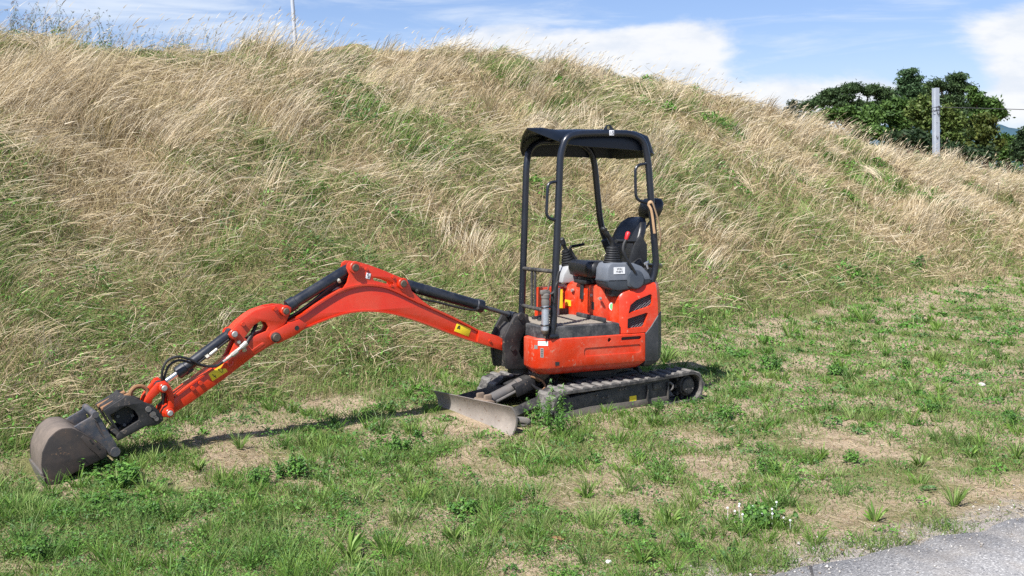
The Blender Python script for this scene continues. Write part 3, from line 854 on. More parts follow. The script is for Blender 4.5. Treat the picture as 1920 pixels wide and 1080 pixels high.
def loop_path(P, r=0.12):
    return fillet(P, r, 6)
b = MB(); b.sweep(loop_path(near_loop, 0.09), 0.0285, 16); b.sweep(loop_path(far_loop, 0.09), 0.0285, 16)
b.cyl((0.20, 0.445, 2.262), (0.22, -0.23, 2.235), 0.018, n=10); b.cyl((-0.20, 0.445, 2.262), (-0.18, -0.30, 2.205), 0.018, n=10)
b.sweep(loop_path([(-0.425, 0.42, 1.20), (-0.56, 0.30, 1.17), (-0.60, 0.0, 1.16), (-0.57, -0.22, 1.16), (-0.50, -0.32, 1.17)], 0.1), 0.022, 10)
b.box((0.553, 0.44, 0.668), (0.075, 0.07, 0.03), bev=0.008)
canopy = b.build('canopy_frame', BLACK, exc, FB, 40)
MB().sweep(fillet([(0.505, 0.445, 1.884), (0.600, 0.452, 1.872), (0.616, 0.455, 1.600), (0.514, 0.445, 1.574)], 0.06), 0.0125, 10).build('grab_rail', BLACK, canopy, FB)
MB().sweep(fillet([(-0.325, 0.45, 2.035), (-0.200, 0.455, 2.018), (-0.205, 0.455, 1.735), (-0.345, 0.45, 1.705)], 0.06), 0.0125, 10).build('grab_rail', BLACK, canopy, FB)
b = MB().prism([(0.095, 2.290), (0.088, 2.310), (0.062, 2.340), (0.044, 2.344), (0.028, 2.338), (0.0, 2.310), (-0.005, 2.290)], 0.438, 0.450, [[(0.047 + 0.017 * math.cos(R(a)), 2.318 + 0.017 * math.sin(R(a))) for a in range(0, 360, 30)]])
b.build('lifting_eye', BLACK, canopy, FB)
stk = MB().box((0.033, 0.4735, 2.276), (0.042, 0.003, 0.042), bev=0.0005).build('number_sticker', WHITE, canopy, FB)
text_obj('number_print', '15', 0.040, plane_on_side(FB, 0.033, 0.4755, 2.276), INK, stk)
# roof shell
def roof_rows():
    rows = []
    rows.append([(0.735, 0.350, 2.296), (0.730, 0.345, 2.305), (0.690, 0.22, 2.285), (0.635, 0.06, 2.25), (0.57, -0.10, 2.205), (0.51, -0.235, 2.165), (0.475, -0.265, 2.110)])
    rows.append([(0.60, 0.375, 2.246), (0.590, 0.355, 2.305), (0.58, 0.25, 2.312), (0.55, 0.08, 2.295), (0.51, -0.10, 2.265), (0.47, -0.25, 2.225), (0.45, -0.31, 2.110)])
    rows.append([(0.42, 0.405, 2.182), (0.425, 0.385, 2.250), (0.42, 0.31, 2.298), (0.41, 0.10, 2.306), (0.40, -0.10, 2.292), (0.385, -0.27, 2.255), (0.38, -0.345, 2.105)])
    rows.append([(0.22, 0.412, 2.165), (0.22, 0.405, 2.255), (0.22, 0.345, 2.304), (0.21, 0.10, 2.318), (0.20, -0.10, 2.306), (0.19, -0.28, 2.270), (0.185, -0.355, 2.110)])
    rows.append([(-0.05, 0.412, 2.155), (-0.05, 0.405, 2.255), (-0.05, 0.345, 2.308), (-0.06, 0.10, 2.322), (-0.06, -0.10, 2.312), (-0.07, -0.29, 2.276), (-0.075, -0.365, 2.110)])
    rows.append([(-0.28, 0.412, 2.140), (-0.28, 0.405, 2.250), (-0.28, 0.345, 2.302), (-0.285, 0.10, 2.316), (-0.29, -0.10, 2.306), (-0.295, -0.29, 2.270), (-0.30, -0.370, 2.105)])
    rows.append([(-0.365, 0.405, 2.140), (-0.37, 0.395, 2.235), (-0.375, 0.335, 2.272), (-0.38, 0.10, 2.285), (-0.385, -0.10, 2.275), (-0.385, -0.285, 2.240), (-0.38, -0.350, 2.105)])
    rows.append([(-0.405, 0.390, 2.135), (-0.412, 0.375, 2.175), (-0.420, 0.32, 2.195), (-0.425, 0.10, 2.20), (-0.425, -0.10, 2.195), (-0.415, -0.28, 2.175), (-0.40, -0.335, 2.105)])
    rows.append([(-0.425, 0.385, 2.118), (-0.435, 0.365, 2.112), (-0.445, 0.31, 2.10), (-0.45, 0.10, 2.10), (-0.45, -0.10, 2.10), (-0.44, -0.27, 2.10), (-0.42, -0.325, 2.100)])
    return rows
RR = roof_rows(); b = MB()
def subdiv(rows):
    """smooth resample across each row"""
    return [smooth_path(r, 4) for r in rows]
RS = subdiv(RR); nr = len(RS[0])
topv = [[b.bm.verts.new(p) for p in r] for r in RS]
cen = Vector((0.05, 0.02, 2.0))
botv = [[b.bm.verts.new(Vector(p) + (cen - Vector(p)).normalized() * 0.013) for p in r] for r in RS]
nrow = len(RS)
for i in range(nrow - 1):
    for j in range(nr - 1):
        b.bm.faces.new([topv[i][j], topv[i][j + 1], topv[i + 1][j + 1], topv[i + 1][j]])
        b.bm.faces.new([botv[i][j], botv[i + 1][j], botv[i + 1][j + 1], botv[i][j + 1]])
for j in range(nr - 1):
    b.bm.faces.new([topv[0][j], botv[0][j], botv[0][j + 1], topv[0][j + 1]])
    b.bm.faces.new([topv[-1][j], topv[-1][j + 1], botv[-1][j + 1], botv[-1][j]])
for i in range(nrow - 1):
    b.bm.faces.new([topv[i][0], topv[i + 1][0], botv[i + 1][0], botv[i][0]])
    b.bm.faces.new([topv[i][-1], botv[i][-1], botv[i + 1][-1], topv[i + 1][-1]])
roof = b.build('canopy_roof', ROOFM, exc, FB, 40)
b = MB().sweep([(-0.30, 0.395, 2.128), (-0.40, 0.392, 2.125), (-0.435, 0.36, 2.115), (-0.447, 0.28, 2.100), (-0.447, -0.25, 2.100)], 0.012, 8)
b.build('roof_rim', BLACK, roof, FB)
for x in (0.28, 0.0, -0.22): MB().box((x, 0.03, 2.262), (0.05, 0.62, 0.014), ('X', R(4)), bev=0.004).build('roof_rib', BLKPL, roof, FB)

# ---- front guard
b = MB()
b.cyl((0.50, -0.20, 1.155), (0.525, 0.43, 1.172), 0.0165, n=12); b.cyl((0.50, -0.215, 0.842), (0.535, 0.43, 0.850), 0.0165, n=12)
for yy in (-0.015, 0.045): b.cyl((0.508, yy, 0.845), (0.508, yy, 1.16), 0.0115, n=10)
b.build('front_guard', FRAMEM, exc, FB)

# ---- seat
def rrect(cx, cy, hx, hy, z, r, n=5, tilt=0.0, axis='z'):
    P = []
    for sx, sy, a0 in ((1, 1, 0), (-1, 1, 90), (-1, -1, 180), (1, -1, 270)):
        for k in range(n + 1):
            a = R(a0 + 90 * k / n)
            x = cx + sx * (hx - r) + r * math.cos(a); y = cy + sy * (hy - r) + r * math.sin(a)
            P.append((x, y, z + tilt * (x - cx)))
    return P
cx, cy = -0.125, 0.03
b = MB().loft([rrect(cx, cy, 0.19, 0.17, 1.085, 0.05), rrect(cx, cy, 0.215, 0.20, 1.10, 0.06), rrect(cx, cy, 0.228, 0.215, 1.145, 0.07, tilt=0.03), rrect(cx, cy, 0.225, 0.212, 1.185, 0.07, tilt=0.06),
               rrect(cx, cy, 0.205, 0.19, 1.212, 0.07, tilt=0.06), rrect(cx, cy, 0.13, 0.11, 1.216, 0.06, tilt=0.05)])
seat = b.build('operator_seat', VINYL, exc, FB, 60)
# backrest: loft along its height
rings = []
for h, hy, th, x in ((0.0, 0.17, 0.035, -0.345), (0.06, 0.215, 0.055, -0.365), (0.20, 0.222, 0.060, -0.405), (0.30, 0.205, 0.058, -0.445), (0.37, 0.165, 0.05, -0.478), (0.405, 0.11, 0.035, -0.50), (0.415, 0.06, 0.015, -0.508)):
    P = []
    for k in range(20):
        a = 2 * math.pi * k / 20
        ca, sa = math.cos(a), math.sin(a)
        px = abs(ca) ** 0.7 * math.copysign(1, ca); py = abs(sa) ** 0.6 * math.copysign(1, sa)
        wing = 0.035 * abs(py) ** 2.2
        P.append((x + px * th + wing, 0.03 + py * hy, 1.17 + h))
    rings.append(P)
MB().loft(rings).build('seat_back', VINYL, seat, FB, 60)
rings = []
for h, hy, th, x in ((-0.085, 0.085, 0.025, -0.60), (-0.065, 0.125, 0.05, -0.605), (-0.01, 0.145, 0.062, -0.62), (0.05, 0.135, 0.06, -0.635), (0.085, 0.10, 0.045, -0.645), (0.092, 0.05, 0.02, -0.648)):
    P = []
    for k in range(18):
        a = 2 * math.pi * k / 18; ca, sa = math.cos(a), math.sin(a)
        P.append((x + abs(ca) ** 0.6 * math.copysign(1, ca) * th, 0.03 + abs(sa) ** 0.6 * math.copysign(1, sa) * hy, 1.655 + h))
    rings.append(P)
MB().loft(rings).build('head_rest', VINYL, seat, FB, 50)
for yy in (-0.03, 0.09): MB().sweep(smooth_path([(-0.49, yy, 1.45), (-0.56, yy, 1.52), (-0.61, yy, 1.60)], 4), 0.010, 8).build('head_rest_post', BLKPL, seat, FB)
b = MB().box((-0.12, 0.03, 1.062), (0.30, 0.26, 0.05), bev=0.012); b.box((-0.10, 0.03, 1.045), (0.36, 0.20, 0.03), bev=0.006)
for yy in (-0.07, 0.13): b.box((-0.04, yy, 1.055), (0.10, 0.02, 0.05), ('Y', R(25)))
b.build('seat_suspension', BLKPL, seat, FB)
MB().sweep(fillet([(-0.42, 0.255, 1.30), (-0.36, 0.265, 1.385), (-0.13, 0.270, 1.392)], 0.05), 0.022, 8, flat=(1.25, 0.75)).build('arm_rest', BLKPL, seat, FB, 50)
MB().sweep(fillet([(-0.045, -0.20, 1.17), (0.01, -0.24, 1.275), (0.035, -0.235, 1.325), (-0.10, -0.22, 1.345)], 0.05), 0.016, 8, flat=(1.2, 0.8)).build('arm_rest', BLKPL, seat, FB, 50)
b = MB().prism([(-0.27, 1.10), (-0.25, 1.24), (-0.30, 1.38), (-0.36, 1.44), (-0.42, 1.36), (-0.42, 1.16), (-0.36, 1.08)], 0.265, 0.295, bev=0.008)
b.box((-0.30, 0.33, 1.20), (0.10, 0.06, 0.07), ('Y', R(30)), bev=0.012); b.box((-0.375, 0.36, 1.13), (0.10, 0.07, 0.08), bev=0.02)
b.build('recliner', BLKPL, seat, FB)
b = MB().box((-0.345, 0.40, 1.215), (0.055, 0.004, 0.024), ('Y', R(25)), bev=0.0015); b.box((-0.350, 0.40, 1.185), (0.018, 0.004, 0.05), ('Y', R(20)), bev=0.0015)
b.cyl((-0.352, 0.398, 1.168), (-0.352, 0.406, 1.168), 0.005, n=8)
b.build('belt_tongue', CHROME, seat, FB)

# ---- left control console (towards the camera)
CP = [(0.005, 1.010), (0.045, 1.035), (0.060, 1.090), (0.052, 1.180), (0.030, 1.218), (0.0, 1.228), (-0.20, 1.218), (-0.28, 1.190), (-0.345, 1.130), (-0.370, 1.085), (-0.355, 1.055), (-0.25, 1.020), (-0.06, 0.998)]
b = MB().prism(CP, 0.245, 0.445, bev=0.022)
console = b.build('control_console', GREYPL, exc, FB, 40)
lowp = [(0.007, 1.006), (0.048, 1.032), (0.064, 1.086), (0.063, 1.098), (-0.366, 1.098), (-0.374, 1.083), (-0.358, 1.051), (-0.25, 1.016), (-0.06, 0.994)]
MB().prism(lowp, 0.243, 0.447, bev=0.021).build('console_base', GREYDK, console, FB, 40)
b = MB()
pr = []
for k in range(7):
    r = 0.076 - 0.0048 * k; z = k * 0.019
    pr += [(r, z), (r - 0.002, z + 0.009), (r - 0.013, z + 0.011), (r - 0.013, z + 0.017)]
b.lathe(pr + [(0.0, 0.135)], (-0.045, 0.345, 1.225), (-0.03, 0, 1), 24)
b.build('bellows', BLKPL, console, FB, 50)
MB().sweep(smooth_path([(-0.05, 0.345, 1.35), (-0.045, 0.345, 1.39), (-0.02, 0.345, 1.43), (0.015, 0.345, 1.47), (0.030, 0.345, 1.50), (0.028, 0.345, 1.512)], 4), [0.017] * 5 + [0.018] * 5 + [0.022] * 5 + [0.026] * 3 + [0.022, 0.015, 0.006], 12, flat=(1.1, 1)).build('joystick', BLKPL, console, FB, 50)
b = MB().lathe([(0.080, 0), (0.080, 0.016), (0.068, 0.028), (0, 0.030)], (-0.205, 0.440, 1.085), (0, 1, 0.05), 24)
b.prism([(-0.13, 1.03), (-0.125, 1.12), (-0.155, 1.165), (-0.215, 1.16), (-0.27, 1.12), (-0.28, 1.06), (-0.20, 1.01)], 0.43, 0.466, bev=0.01)
b.build('lever_boss', GREYDK, console, FB, 40)
MB().sweep(smooth_path([(-0.195, 0.465, 1.14), (-0.150, 0.465, 1.205), (-0.105, 0.46, 1.270), (-0.085, 0.455, 1.325), (-0.095, 0.45, 1.375), (-0.118, 0.45, 1.415)], 4), 0.0125, 10).build('safety_lever', BLKPL, console, FB, 50)
MB().cyl((-0.105, 0.45, 1.385), (-0.122, 0.45, 1.425), 0.009, n=10).build('lever_rod', CHROME, console, FB)
MB().sweep([(-0.115, 0.45, 1.413), (-0.120, 0.45, 1.425), (-0.135, 0.45, 1.465), (-0.139, 0.45, 1.476)], [0.014, 0.017, 0.021, 0.014], 12, flat=(1.1, 0.9)).build('lever_grip', REDGRIP, console, FB, 50)
lab = MB().box((-0.055, 0.4465, 1.163), (0.105, 0.003, 0.055)).build('handwritten_label', WHITE, console, FB)
text_obj('label_print', 'WAI', 0.026, plane_on_side(FB, -0.055, 0.4483, 1.175), INK, lab)
text_obj('label_print', 'TNEFT', 0.022, plane_on_side(FB, -0.055, 0.4483, 1.152), INK, lab)
MB().box((-0.13, 0.34, 0.985), (0.26, 0.16, 0.07), bev=0.01).build('console_gap_shade', BLKPL, console, FB)  # black block stands in for the shaded gap under the console

# ---- right control console
CP2 = [(0.125, 1.015), (0.105, 1.09), (0.065, 1.160), (-0.05, 1.168), (-0.20, 1.14), (-0.25, 1.04), (-0.24, 1.01)]
console2 = MB().prism(CP2, -0.385, -0.205, bev=0.015).build('control_console', GREYSUN, exc, FB, 40)
b = MB(); pr = []
for k in range(7):
    r = 0.076 - 0.0062 * k; z = k * 0.022
    pr += [(r, z), (r - 0.002, z + 0.010), (r - 0.013, z + 0.013), (r - 0.013, z + 0.019)]
b.lathe(pr + [(0.0, 0.155)], (0.000, -0.295, 1.155), (0.30, 0, 1), 24)
b.build('bellows', BLKPL, console2, FB, 50)
MB().sweep(smooth_path([(0.035, -0.30, 1.295), (0.055, -0.30, 1.335), (0.070, -0.30, 1.375), (0.085, -0.30, 1.40)], 4), [0.018] * 5 + [0.024] * 5 + [0.026, 0.02, 0.008], 12).build('joystick', BLKPL, console2, FB, 50)
MB().sweep(smooth_path([(0.10, -0.28, 1.35), (0.12, -0.27, 1.26), (0.15, -0.26, 1.15), (0.16, -0.25, 1.02)], 4), 0.010, 8).build('dozer_lever', GREYDK, console2, FB, 50)
MB().sweep(smooth_path([(0.10, -0.25, 1.02), (0.16, -0.24, 1.00), (0.21, -0.23, 0.93), (0.215, -0.235, 0.80)], 5), 0.009, 8).build('wiring', HOSE, console2, FB, 50)
b = MB().cyl((0.20, -0.17, 0.75), (0.185, -0.17, 0.98), 0.030, n=14)
b.build('console_post', GREYPL, console2, FB)
MB().box((0.176, -0.145, 0.89), (0.05, 0.004, 0.16)).build('side_label', YELLOW, console2, FB)
b = MB()
b.sweep(smooth_path([(-0.30, -0.22, 1.38), (-0.33, -0.22, 1.32), (-0.36, -0.22, 1.25)], 4), 0.03, 10)
b.build('far_handle', BLKPL, console2, FB)

# ---- boom swing bracket and boom
b = MB()
SW = [(0.144,0.636),(0.093,0.725),(0.042,0.799),(-0.026,0.829),(-0.089,0.807),(-0.099,0.746),(-0.057,0.672),(-0.015,0.597),(0.000,0.513),(-0.026,0.459),(-0.089,0.419),(-0.089,0.367),(0.119,0.387),(0.139,0.491),(0.149,0.568)]
b.prism(SW, 0.075, 0.105, bev=0.004); b.prism(SW, -0.105, -0.075, bev=0.004)
b.prism([(0.125, 0.60), (0.075, 0.70), (0.03, 0.745), (-0.005, 0.72), (0.03, 0.62), (0.06, 0.52), (0.05, 0.42), (0.115, 0.40), (0.13, 0.5)], -0.076, 0.076)
b.cyl((-0.06, 0, 0.33), (-0.06, 0, 0.47), 0.085, n=20); b.cyl((-0.06, 0, 0.72), (-0.06, 0, 0.79), 0.075, n=20)
swing = b.build('swing_bracket', STEEL, exc, FA, 35)
for x, z, r in ((0.069, 0.550, 0.026), (-0.010, 0.795, 0.030)):
    MB().cyl((x, -0.118, z), (x, 0.118, z), r * 0.8).build('bracket_pin', STEEL, swing, FA)
b = MB()
b.box((0.44, 0.0, 0.52), (0.16, 0.16, 0.30), bev=0.02); b.box((0.55, 0.0, 0.39), (0.20, 0.14, 0.06), bev=0.015); b.box((0.55, 0.0, 0.70), (0.20, 0.16, 0.05), bev=0.012)
b.cyl((0.625, 0, 0.355), (0.625, 0, 0.74), 0.040, n=16)
b.build('nose_frame', STEEL, exc, FB)
b = MB()
for dy, dz in ((0.03, 0), (-0.04, 0.03), (0.07, 0.05)):
    b.sweep(smooth_path([(0.42, dy, 0.56 + dz), (0.52, dy + 0.06, 0.60 + dz), (0.62, dy + 0.05, 0.63 + dz), (0.69, dy, 0.74 + dz)], 5), 0.012, 8)
b.build('swing_hose', HOSE, exc, FB)

def plates(mb, P, half, holes=(), bev=0.004): return mb.prism(P, -half, half, holes, bev)
BOOM_LOWER = [(2.033,0.753),(2.064,0.770),(2.072,0.797),(2.049,0.828),(2.014,0.844),(1.951,0.877),(1.887,0.903),(1.819,0.932),(1.697,1.005),(1.531,1.088),(1.425,1.113),(1.318,1.120),(1.186,1.101),(1.075,1.060),(0.916,0.982),(0.805,0.931),(0.577,0.826),(0.352,0.710),(0.161,0.644),(0.089,0.596),(0.037,0.562),(0.032,0.527),(0.068,0.509),(0.114,0.525),(0.201,0.554),(0.367,0.614),(0.577,0.693),(0.837,0.799),(1.007,0.859),(1.120,0.891),(1.274,0.916),(1.404,0.921),(1.531,0.906),(1.697,0.863),(1.831,0.816),(1.919,0.785),(1.994,0.761)]
BOOM_UPPER = [(1.573,1.052),(1.519,1.099),(1.485,1.140),(1.468,1.197),(1.489,1.249),(1.481,1.279),(1.455,1.294),(1.412,1.292),(1.318,1.265),(1.186,1.216),(1.052,1.159),(0.989,1.132),(0.966,1.090),(0.953,1.053),(0.870,0.980),(0.770,0.908),(0.900,0.955),(1.075,1.044),(1.186,1.085),(1.318,1.104),(1.425,1.092)]
SLOT = [(1.276,1.154),(1.271,1.165),(1.260,1.170),(1.157,1.140),(1.112,1.122),(1.109,1.108),(1.120,1.102),(1.201,1.126),(1.267,1.144)]
b = MB(); plates(b, BOOM_LOWER, 0.050)
boom = b.build('boom', REDCLEAN, exc, FA, 35)
for s in (1, -1): MB().prism(BOOM_UPPER, *sorted((s * 0.040, s * 0.056)), [SLOT], 0.003).build('boom_ear', REDCLEAN, boom, FA, 35)
def strip(P, w, t0, t1, closed=False):
    """a flange: band along a (x,z) polyline, half width w, offset t0..t1 along the normal"""
    P = smooth_path([(p[0], 0, p[1]) for p in P], 4); n = len(P); rings = []
    for i in range(n):
        d = P[min(i + 1, n - 1)] - P[max(i - 1, 0)]; d.normalize(); nn = Vector((-d.z, 0, d.x))
        if nn.z < 0: nn = -nn
        a = P[i] + nn * t0; c = P[i] + nn * t1
        rings.append([(a.x, -w, a.z), (a.x, w, a.z), (c.x, w, c.z), (c.x, -w, c.z)])
    return rings
FT = [(1.947,0.883),(1.895,0.906),(1.828,0.935),(1.706,1.007),(1.540,1.090),(1.435,1.115),(1.327,1.122),(1.196,1.103),(1.085,1.062),(0.927,0.985),(0.816,0.934),(0.589,0.829),(0.364,0.713)]
FBt = [(0.379,0.618),(0.589,0.697),(0.848,0.802),(1.018,0.862),(1.130,0.893),(1.284,0.919),(1.413,0.923),(1.540,0.908),(1.706,0.866),(1.840,0.819)]
MB().loft(strip(FT, 0.063, -0.012, 0.002)).build('boom_flange', REDCLEAN, boom, FA, 40)
MB().loft(strip(FBt, 0.060, -0.004, 0.008)).build('boom_flange', REDCLEAN, boom, FA, 40)
LUG = [(0.361,0.712),(0.170,0.647),(0.099,0.599),(0.047,0.564),(0.042,0.530),(0.078,0.511),(0.124,0.528),(0.211,0.557),(0.376,0.617),(0.366,0.666)]
for s in (1, -1): MB().prism(LUG, *sorted((s * 0.045, s * 0.068)), bev=0.003).build('boom_foot', REDCLEAN, boom, FA, 35)
# fork at the arm end, outside the arm
FORK = [(2.020,0.742),(2.068,0.762),(2.085,0.795),(2.068,0.825),(2.014,0.846),(1.935,0.882),(1.86,0.90),(1.80,0.86),(1.86,0.805),(1.93,0.775)]
for s in (1, -1): MB().prism(FORK, *sorted((s * 0.062, s * 0.078)), bev=0.003).build('boom_fork', REDCLEAN, boom, FA, 35)
def boss(x, z, half, r, mat_ring, mat_pin, parent, rp=None, n=22):
    rp = rp or r * 0.62
    for s in (1, -1):
        MB().lathe([(r, 0), (r, 0.018), (r - 0.004, 0.022), (0.0, 0.022)], (x, s * half, z), (0, s, 0), n).build('pin_boss', mat_ring, parent, FA)
        MB().lathe([(rp, 0.021), (rp, 0.030), (rp - 0.005, 0.034), (0.0, 0.034)], (x, s * half, z), (0, s, 0), n).build('pin', mat_pin, parent, FA)
boss(1.429, 1.248, 0.055, 0.044, REDCLEAN, PINM, boom); boss(1.034, 1.112, 0.055, 0.042, REDCLEAN, PINM, boom)
boss(0.069, 0.550, 0.066, 0.036, REDCLEAN, PINM, boom); boss(2.040, 0.789, 0.076, 0.034, STEEL, PINM, boom, 0.028)
b = MB()
for x, z, h in ((1.373, 1.249, 0.056), (1.110, 1.163, 0.056), (1.331, 1.232, 0.056), (1.128, 1.10, 0.056), (0.14, 0.585, 0.068), (0.26, 0.62, 0.068)):
    for s in (1, -1): b.cyl((x, s * h, z), (x, s * (h + 0.010), z), 0.011, n=10)
tag(b.build('boom_bolt', REDCLEAN, boom, FA), kind='stuff')
MB().cyl((1.882, -0.079, 0.841), (1.882, 0.0792, 0.841), 0.017, n=16).build('fork_hole_disc', INK, boom, FA)  # no opening here: black disc ends give the fork hole its shade
def tilted_box(c, half, ang, w, h, name, mat, parent, th=0.002):
    return MB().box((c[0], half, c[1]), (w, th, h), ('Y', -ang), bev=0.0004).build(name, mat, parent, FA)
ang1 = math.atan2(0.779 - 0.725, 0.552 - 0.421)
st1 = tilted_box((0.499, 0.722), 0.0515, ang1, 0.141, 0.066, 'warning_sticker', YELLOW, boom)
b = MB()
c0 = Vector((0.499, 0.722)); e1 = Vector((math.cos(ang1), math.sin(ang1))); e2 = Vector((-e1.y, e1.x))
for du, dv, w, h, ra in ((0.046, 0.012, 0.012, 0.020, 0.5), (0.040, 0.000, 0.020, 0.006, 0.2), (0.034, 0.010, 0.005, 0.022, -0.3), (0.052, -0.002, 0.010, 0.008, 0)):
    p = c0 + e1 * du + e2 * dv; b.box((p.x, 0.0532, p.y), (w, 0.001, h), ('Y', -(ang1 + ra)))
tag(b.build('sticker_print', INK, st1, FA), kind='stuff')
st5 = tilted_box((1.317, 1.181), 0.0575, R(14), 0.036, 0.042, 'number_sticker', WHITE, boom)
text_obj('number_print', '5', 0.040, plane_on_side(FA, 1.317, 0.0592, 1.181, R(14)), INK, st5)

# ---- arm
ARM_UP = [(1.915,0.986),(1.945,1.003),(2.015,1.011),(2.084,1.005),(2.178,0.980),(2.229,0.952),(2.295,0.904),(2.337,0.861),(2.360,0.844),(2.366,0.828),(2.357,0.807),(2.341,0.794),(2.316,0.788),(2.322,0.770),(2.36,0.69),(2.427,0.600),(2.329,0.600),(2.169,0.680),(2.076,0.735),(2.024,0.756),(1.998,0.787),(2.010,0.814),(1.958,0.880),(1.915,0.956)]
ARM_HOLE = [(2.254,0.799),(2.186,0.880),(2.140,0.904),(2.101,0.894),(2.082,0.860),(2.097,0.832),(2.161,0.812),(2.229,0.779)]
b = MB(); b.prism(ARM_UP, 0.038, 0.058, [ARM_HOLE], 0.004); b.prism(ARM_UP, -0.058, -0.038, [ARM_HOLE], 0.004)
ARM_BEAM = [(2.725,0.444),(2.468,0.606),(2.394,0.655),(2.329,0.700),(2.245,0.752),(2.093,0.815),(2.032,0.815),(1.998,0.787),(2.015,0.751),(2.076,0.723),(2.174,0.673),(2.394,0.529),(2.619,0.393),(2.737,0.332),(2.775,0.313),(2.802,0.320),(2.806,0.348),(2.787,0.377),(2.752,0.393)]
b.prism(ARM_BEAM, -0.054, 0.054, bev=0.006)
b.prism([(2.10, 1.000), (2.18, 0.978), (2.23, 0.95), (2.30, 0.90), (2.34, 0.86), (2.33, 0.845), (2.28, 0.885), (2.21, 0.935), (2.15, 0.962), (2.06, 0.99)], -0.04, 0.04)
arm = b.build('dipper_arm', REDCLEAN, exc, FA, 35)
b = MB().loft(strip([(2.729,0.447),(2.608,0.525),(2.472,0.611)], 0.062, -0.008, 0.004)); b.build('arm_flange', REDCLEAN, arm, FA, 40)
b = MB().prism([(2.21,0.712),(2.127,0.762),(2.105,0.752),(2.112,0.735),(2.187,0.690)], 0.050, 0.0600, bev=0.006)
b.prism([(2.20,0.712),(2.14,0.748),(2.135,0.742),(2.19,0.705)], 0.05, 0.0606, bev=0.002); b.build('arm_rib', REDCLEAN, arm, FA)
boss(1.962, 0.965, 0.056, 0.036, REDCLEAN, PINM, arm); boss(2.331, 0.832, 0.056, 0.034, REDCLEAN, BOLT, arm); boss(2.775, 0.353, 0.094, 0.030, REDCLEAN, BOLT, arm)
for x, z in ((2.038, 0.987), (2.269, 0.896), (2.562, 0.523), (2.614, 0.493)):
    for s in (1, -1): MB().cyl((x, s * 0.05, z), (x, s * 0.078, z), 0.014, n=12).build('arm_stud', REDCLEAN, arm, FA)
ang2 = math.atan2(0.630 - 0.530, 2.407 - 2.516)   # long side direction
st2 = tilted_box((2.438, 0.578), 0.0550, math.atan2(0.573 - 0.522, 2.366 - 2.460), 0.118, 0.062, 'warning_sticker', YELLOW, arm)
b = MB()
tri = [Vector((2.405, 0.604)), Vector((2.440, 0.600)), Vector((2.410, 0.572))]
for i in range(3):
    p, q_ = tri[i], tri[(i + 1) % 3]; b.cyl((p.x, 0.0562, p.y), (q_.x, 0.0562, q_.y), 0.0017, n=6)
for x, z, w, h in ((2.462, 0.556, 0.016, 0.006), (2.455, 0.549, 0.006, 0.014), (2.473, 0.565, 0.006, 0.012)): b.box((x, 0.0564, z), (w, 0.001, h), ('Y', R(30)))
tag(b.build('sticker_print', INK, st2, FA), kind='stuff')
b = MB().sweep(smooth_path([(2.38, 0.058, 0.64), (2.365, 0.060, 0.615), (2.345, 0.060, 0.62), (2.335, 0.058, 0.645)], 4), 0.008, 8); b.build('hose_loop', REDCLEAN, arm, FA)

# ---- hydraulic cylinders (in the boom plane)
def cylinder(name, a, bpt, rodend, r, rod_mat, y=0.0, rr=None):
    a = Vector((a[0], y, a[1])); bb_ = Vector((bpt[0], y, bpt[1])); e = Vector((rodend[0], y, rodend[1]))
    d = (bb_ - a).normalized()
    m = MB(); m.lathe([(0.022, -0.01), (0.030, 0.01), (r, 0.035), (r, (bb_ - a).length - 0.07), (r + 0.008, (bb_ - a).length - 0.065), (r + 0.008, (bb_ - a).length - 0.005), (r - 0.006, (bb_ - a).length), (0.012, (bb_ - a).length)], a, d, 24)
    m.cyl(a + Vector((0, -0.036, 0)), a + Vector((0, 0.036, 0)), 0.034, n=18)
    o = m.build(name, CYLB, exc, FA, 40)
    m = MB().cyl(bb_ - d * 0.02, e, rr or r * 0.52, n=18); m.build('cylinder_rod', rod_mat, o, FA)
    m = MB().cyl(e + Vector((0, -0.036, 0)), e + Vector((0, 0.036, 0)), 0.033, n=18); m.cyl(e - d * 0.05, e, 0.024, n=14); m.build('rod_eye', CYLB, o, FA)
    return o
boomcyl = cylinder('boom_cylinder', (1.034, 1.112), (0.285, 0.886), (-0.010, 0.795), 0.044, ROD, rr=0.017)
armcyl = cylinder('arm_cylinder', (1.429, 1.245), (1.925, 0.982), (1.962, 0.965), 0.042, CHROME)
bucketcyl = cylinder('bucket_cylinder', (2.331, 0.830), (2.700, 0.585), (2.811, 0.518), 0.036, CHROME)
m = MB().sweep(smooth_path([(0.93, 0.035, 1.025), (0.86, 0.045, 0.985), (0.70, 0.045, 0.945), (0.52, 0.045, 0.895), (0.40, 0.04, 0.870), (0.345, 0.03, 0.875)], 5), 0.009, 8)
m.cyl((0.90, 0.03, 1.055), (0.90, 0.058, 1.04), 0.014, n=8); m.cyl((0.35, 0.02, 0.885), (0.35, 0.055, 0.868), 0.016, n=8)
m.build('cylinder_pipe', HOSE, boomcyl, FA)
m = MB()
for dz, dy in ((0.0, 0.02), (-0.025, 0.0), (-0.045, -0.02)):
    m.sweep(smooth_path([(1.46, dy, 1.18 + dz), (1.52, dy, 1.165 + dz), (1.60, dy, 1.115 + dz), (1.70, dy, 1.045 + dz), (1.82, dy, 0.965 + dz * 0.5), (1.93, dy, 0.905)], 5), 0.009, 8)
m.build('arm_hose', HOSE, armcyl, FA)
m = MB().cyl((1.545, 0.03, 1.165), (1.545, 0.055, 1.150), 0.013, n=8); m.build('hose_fitting', ZINC, armcyl, FA)
m = MB().sweep([(2.36, 0.045, 0.795), (2.43, 0.045, 0.745), (2.50, 0.045, 0.700), (2.58, 0.045, 0.645)], 0.006, 8)
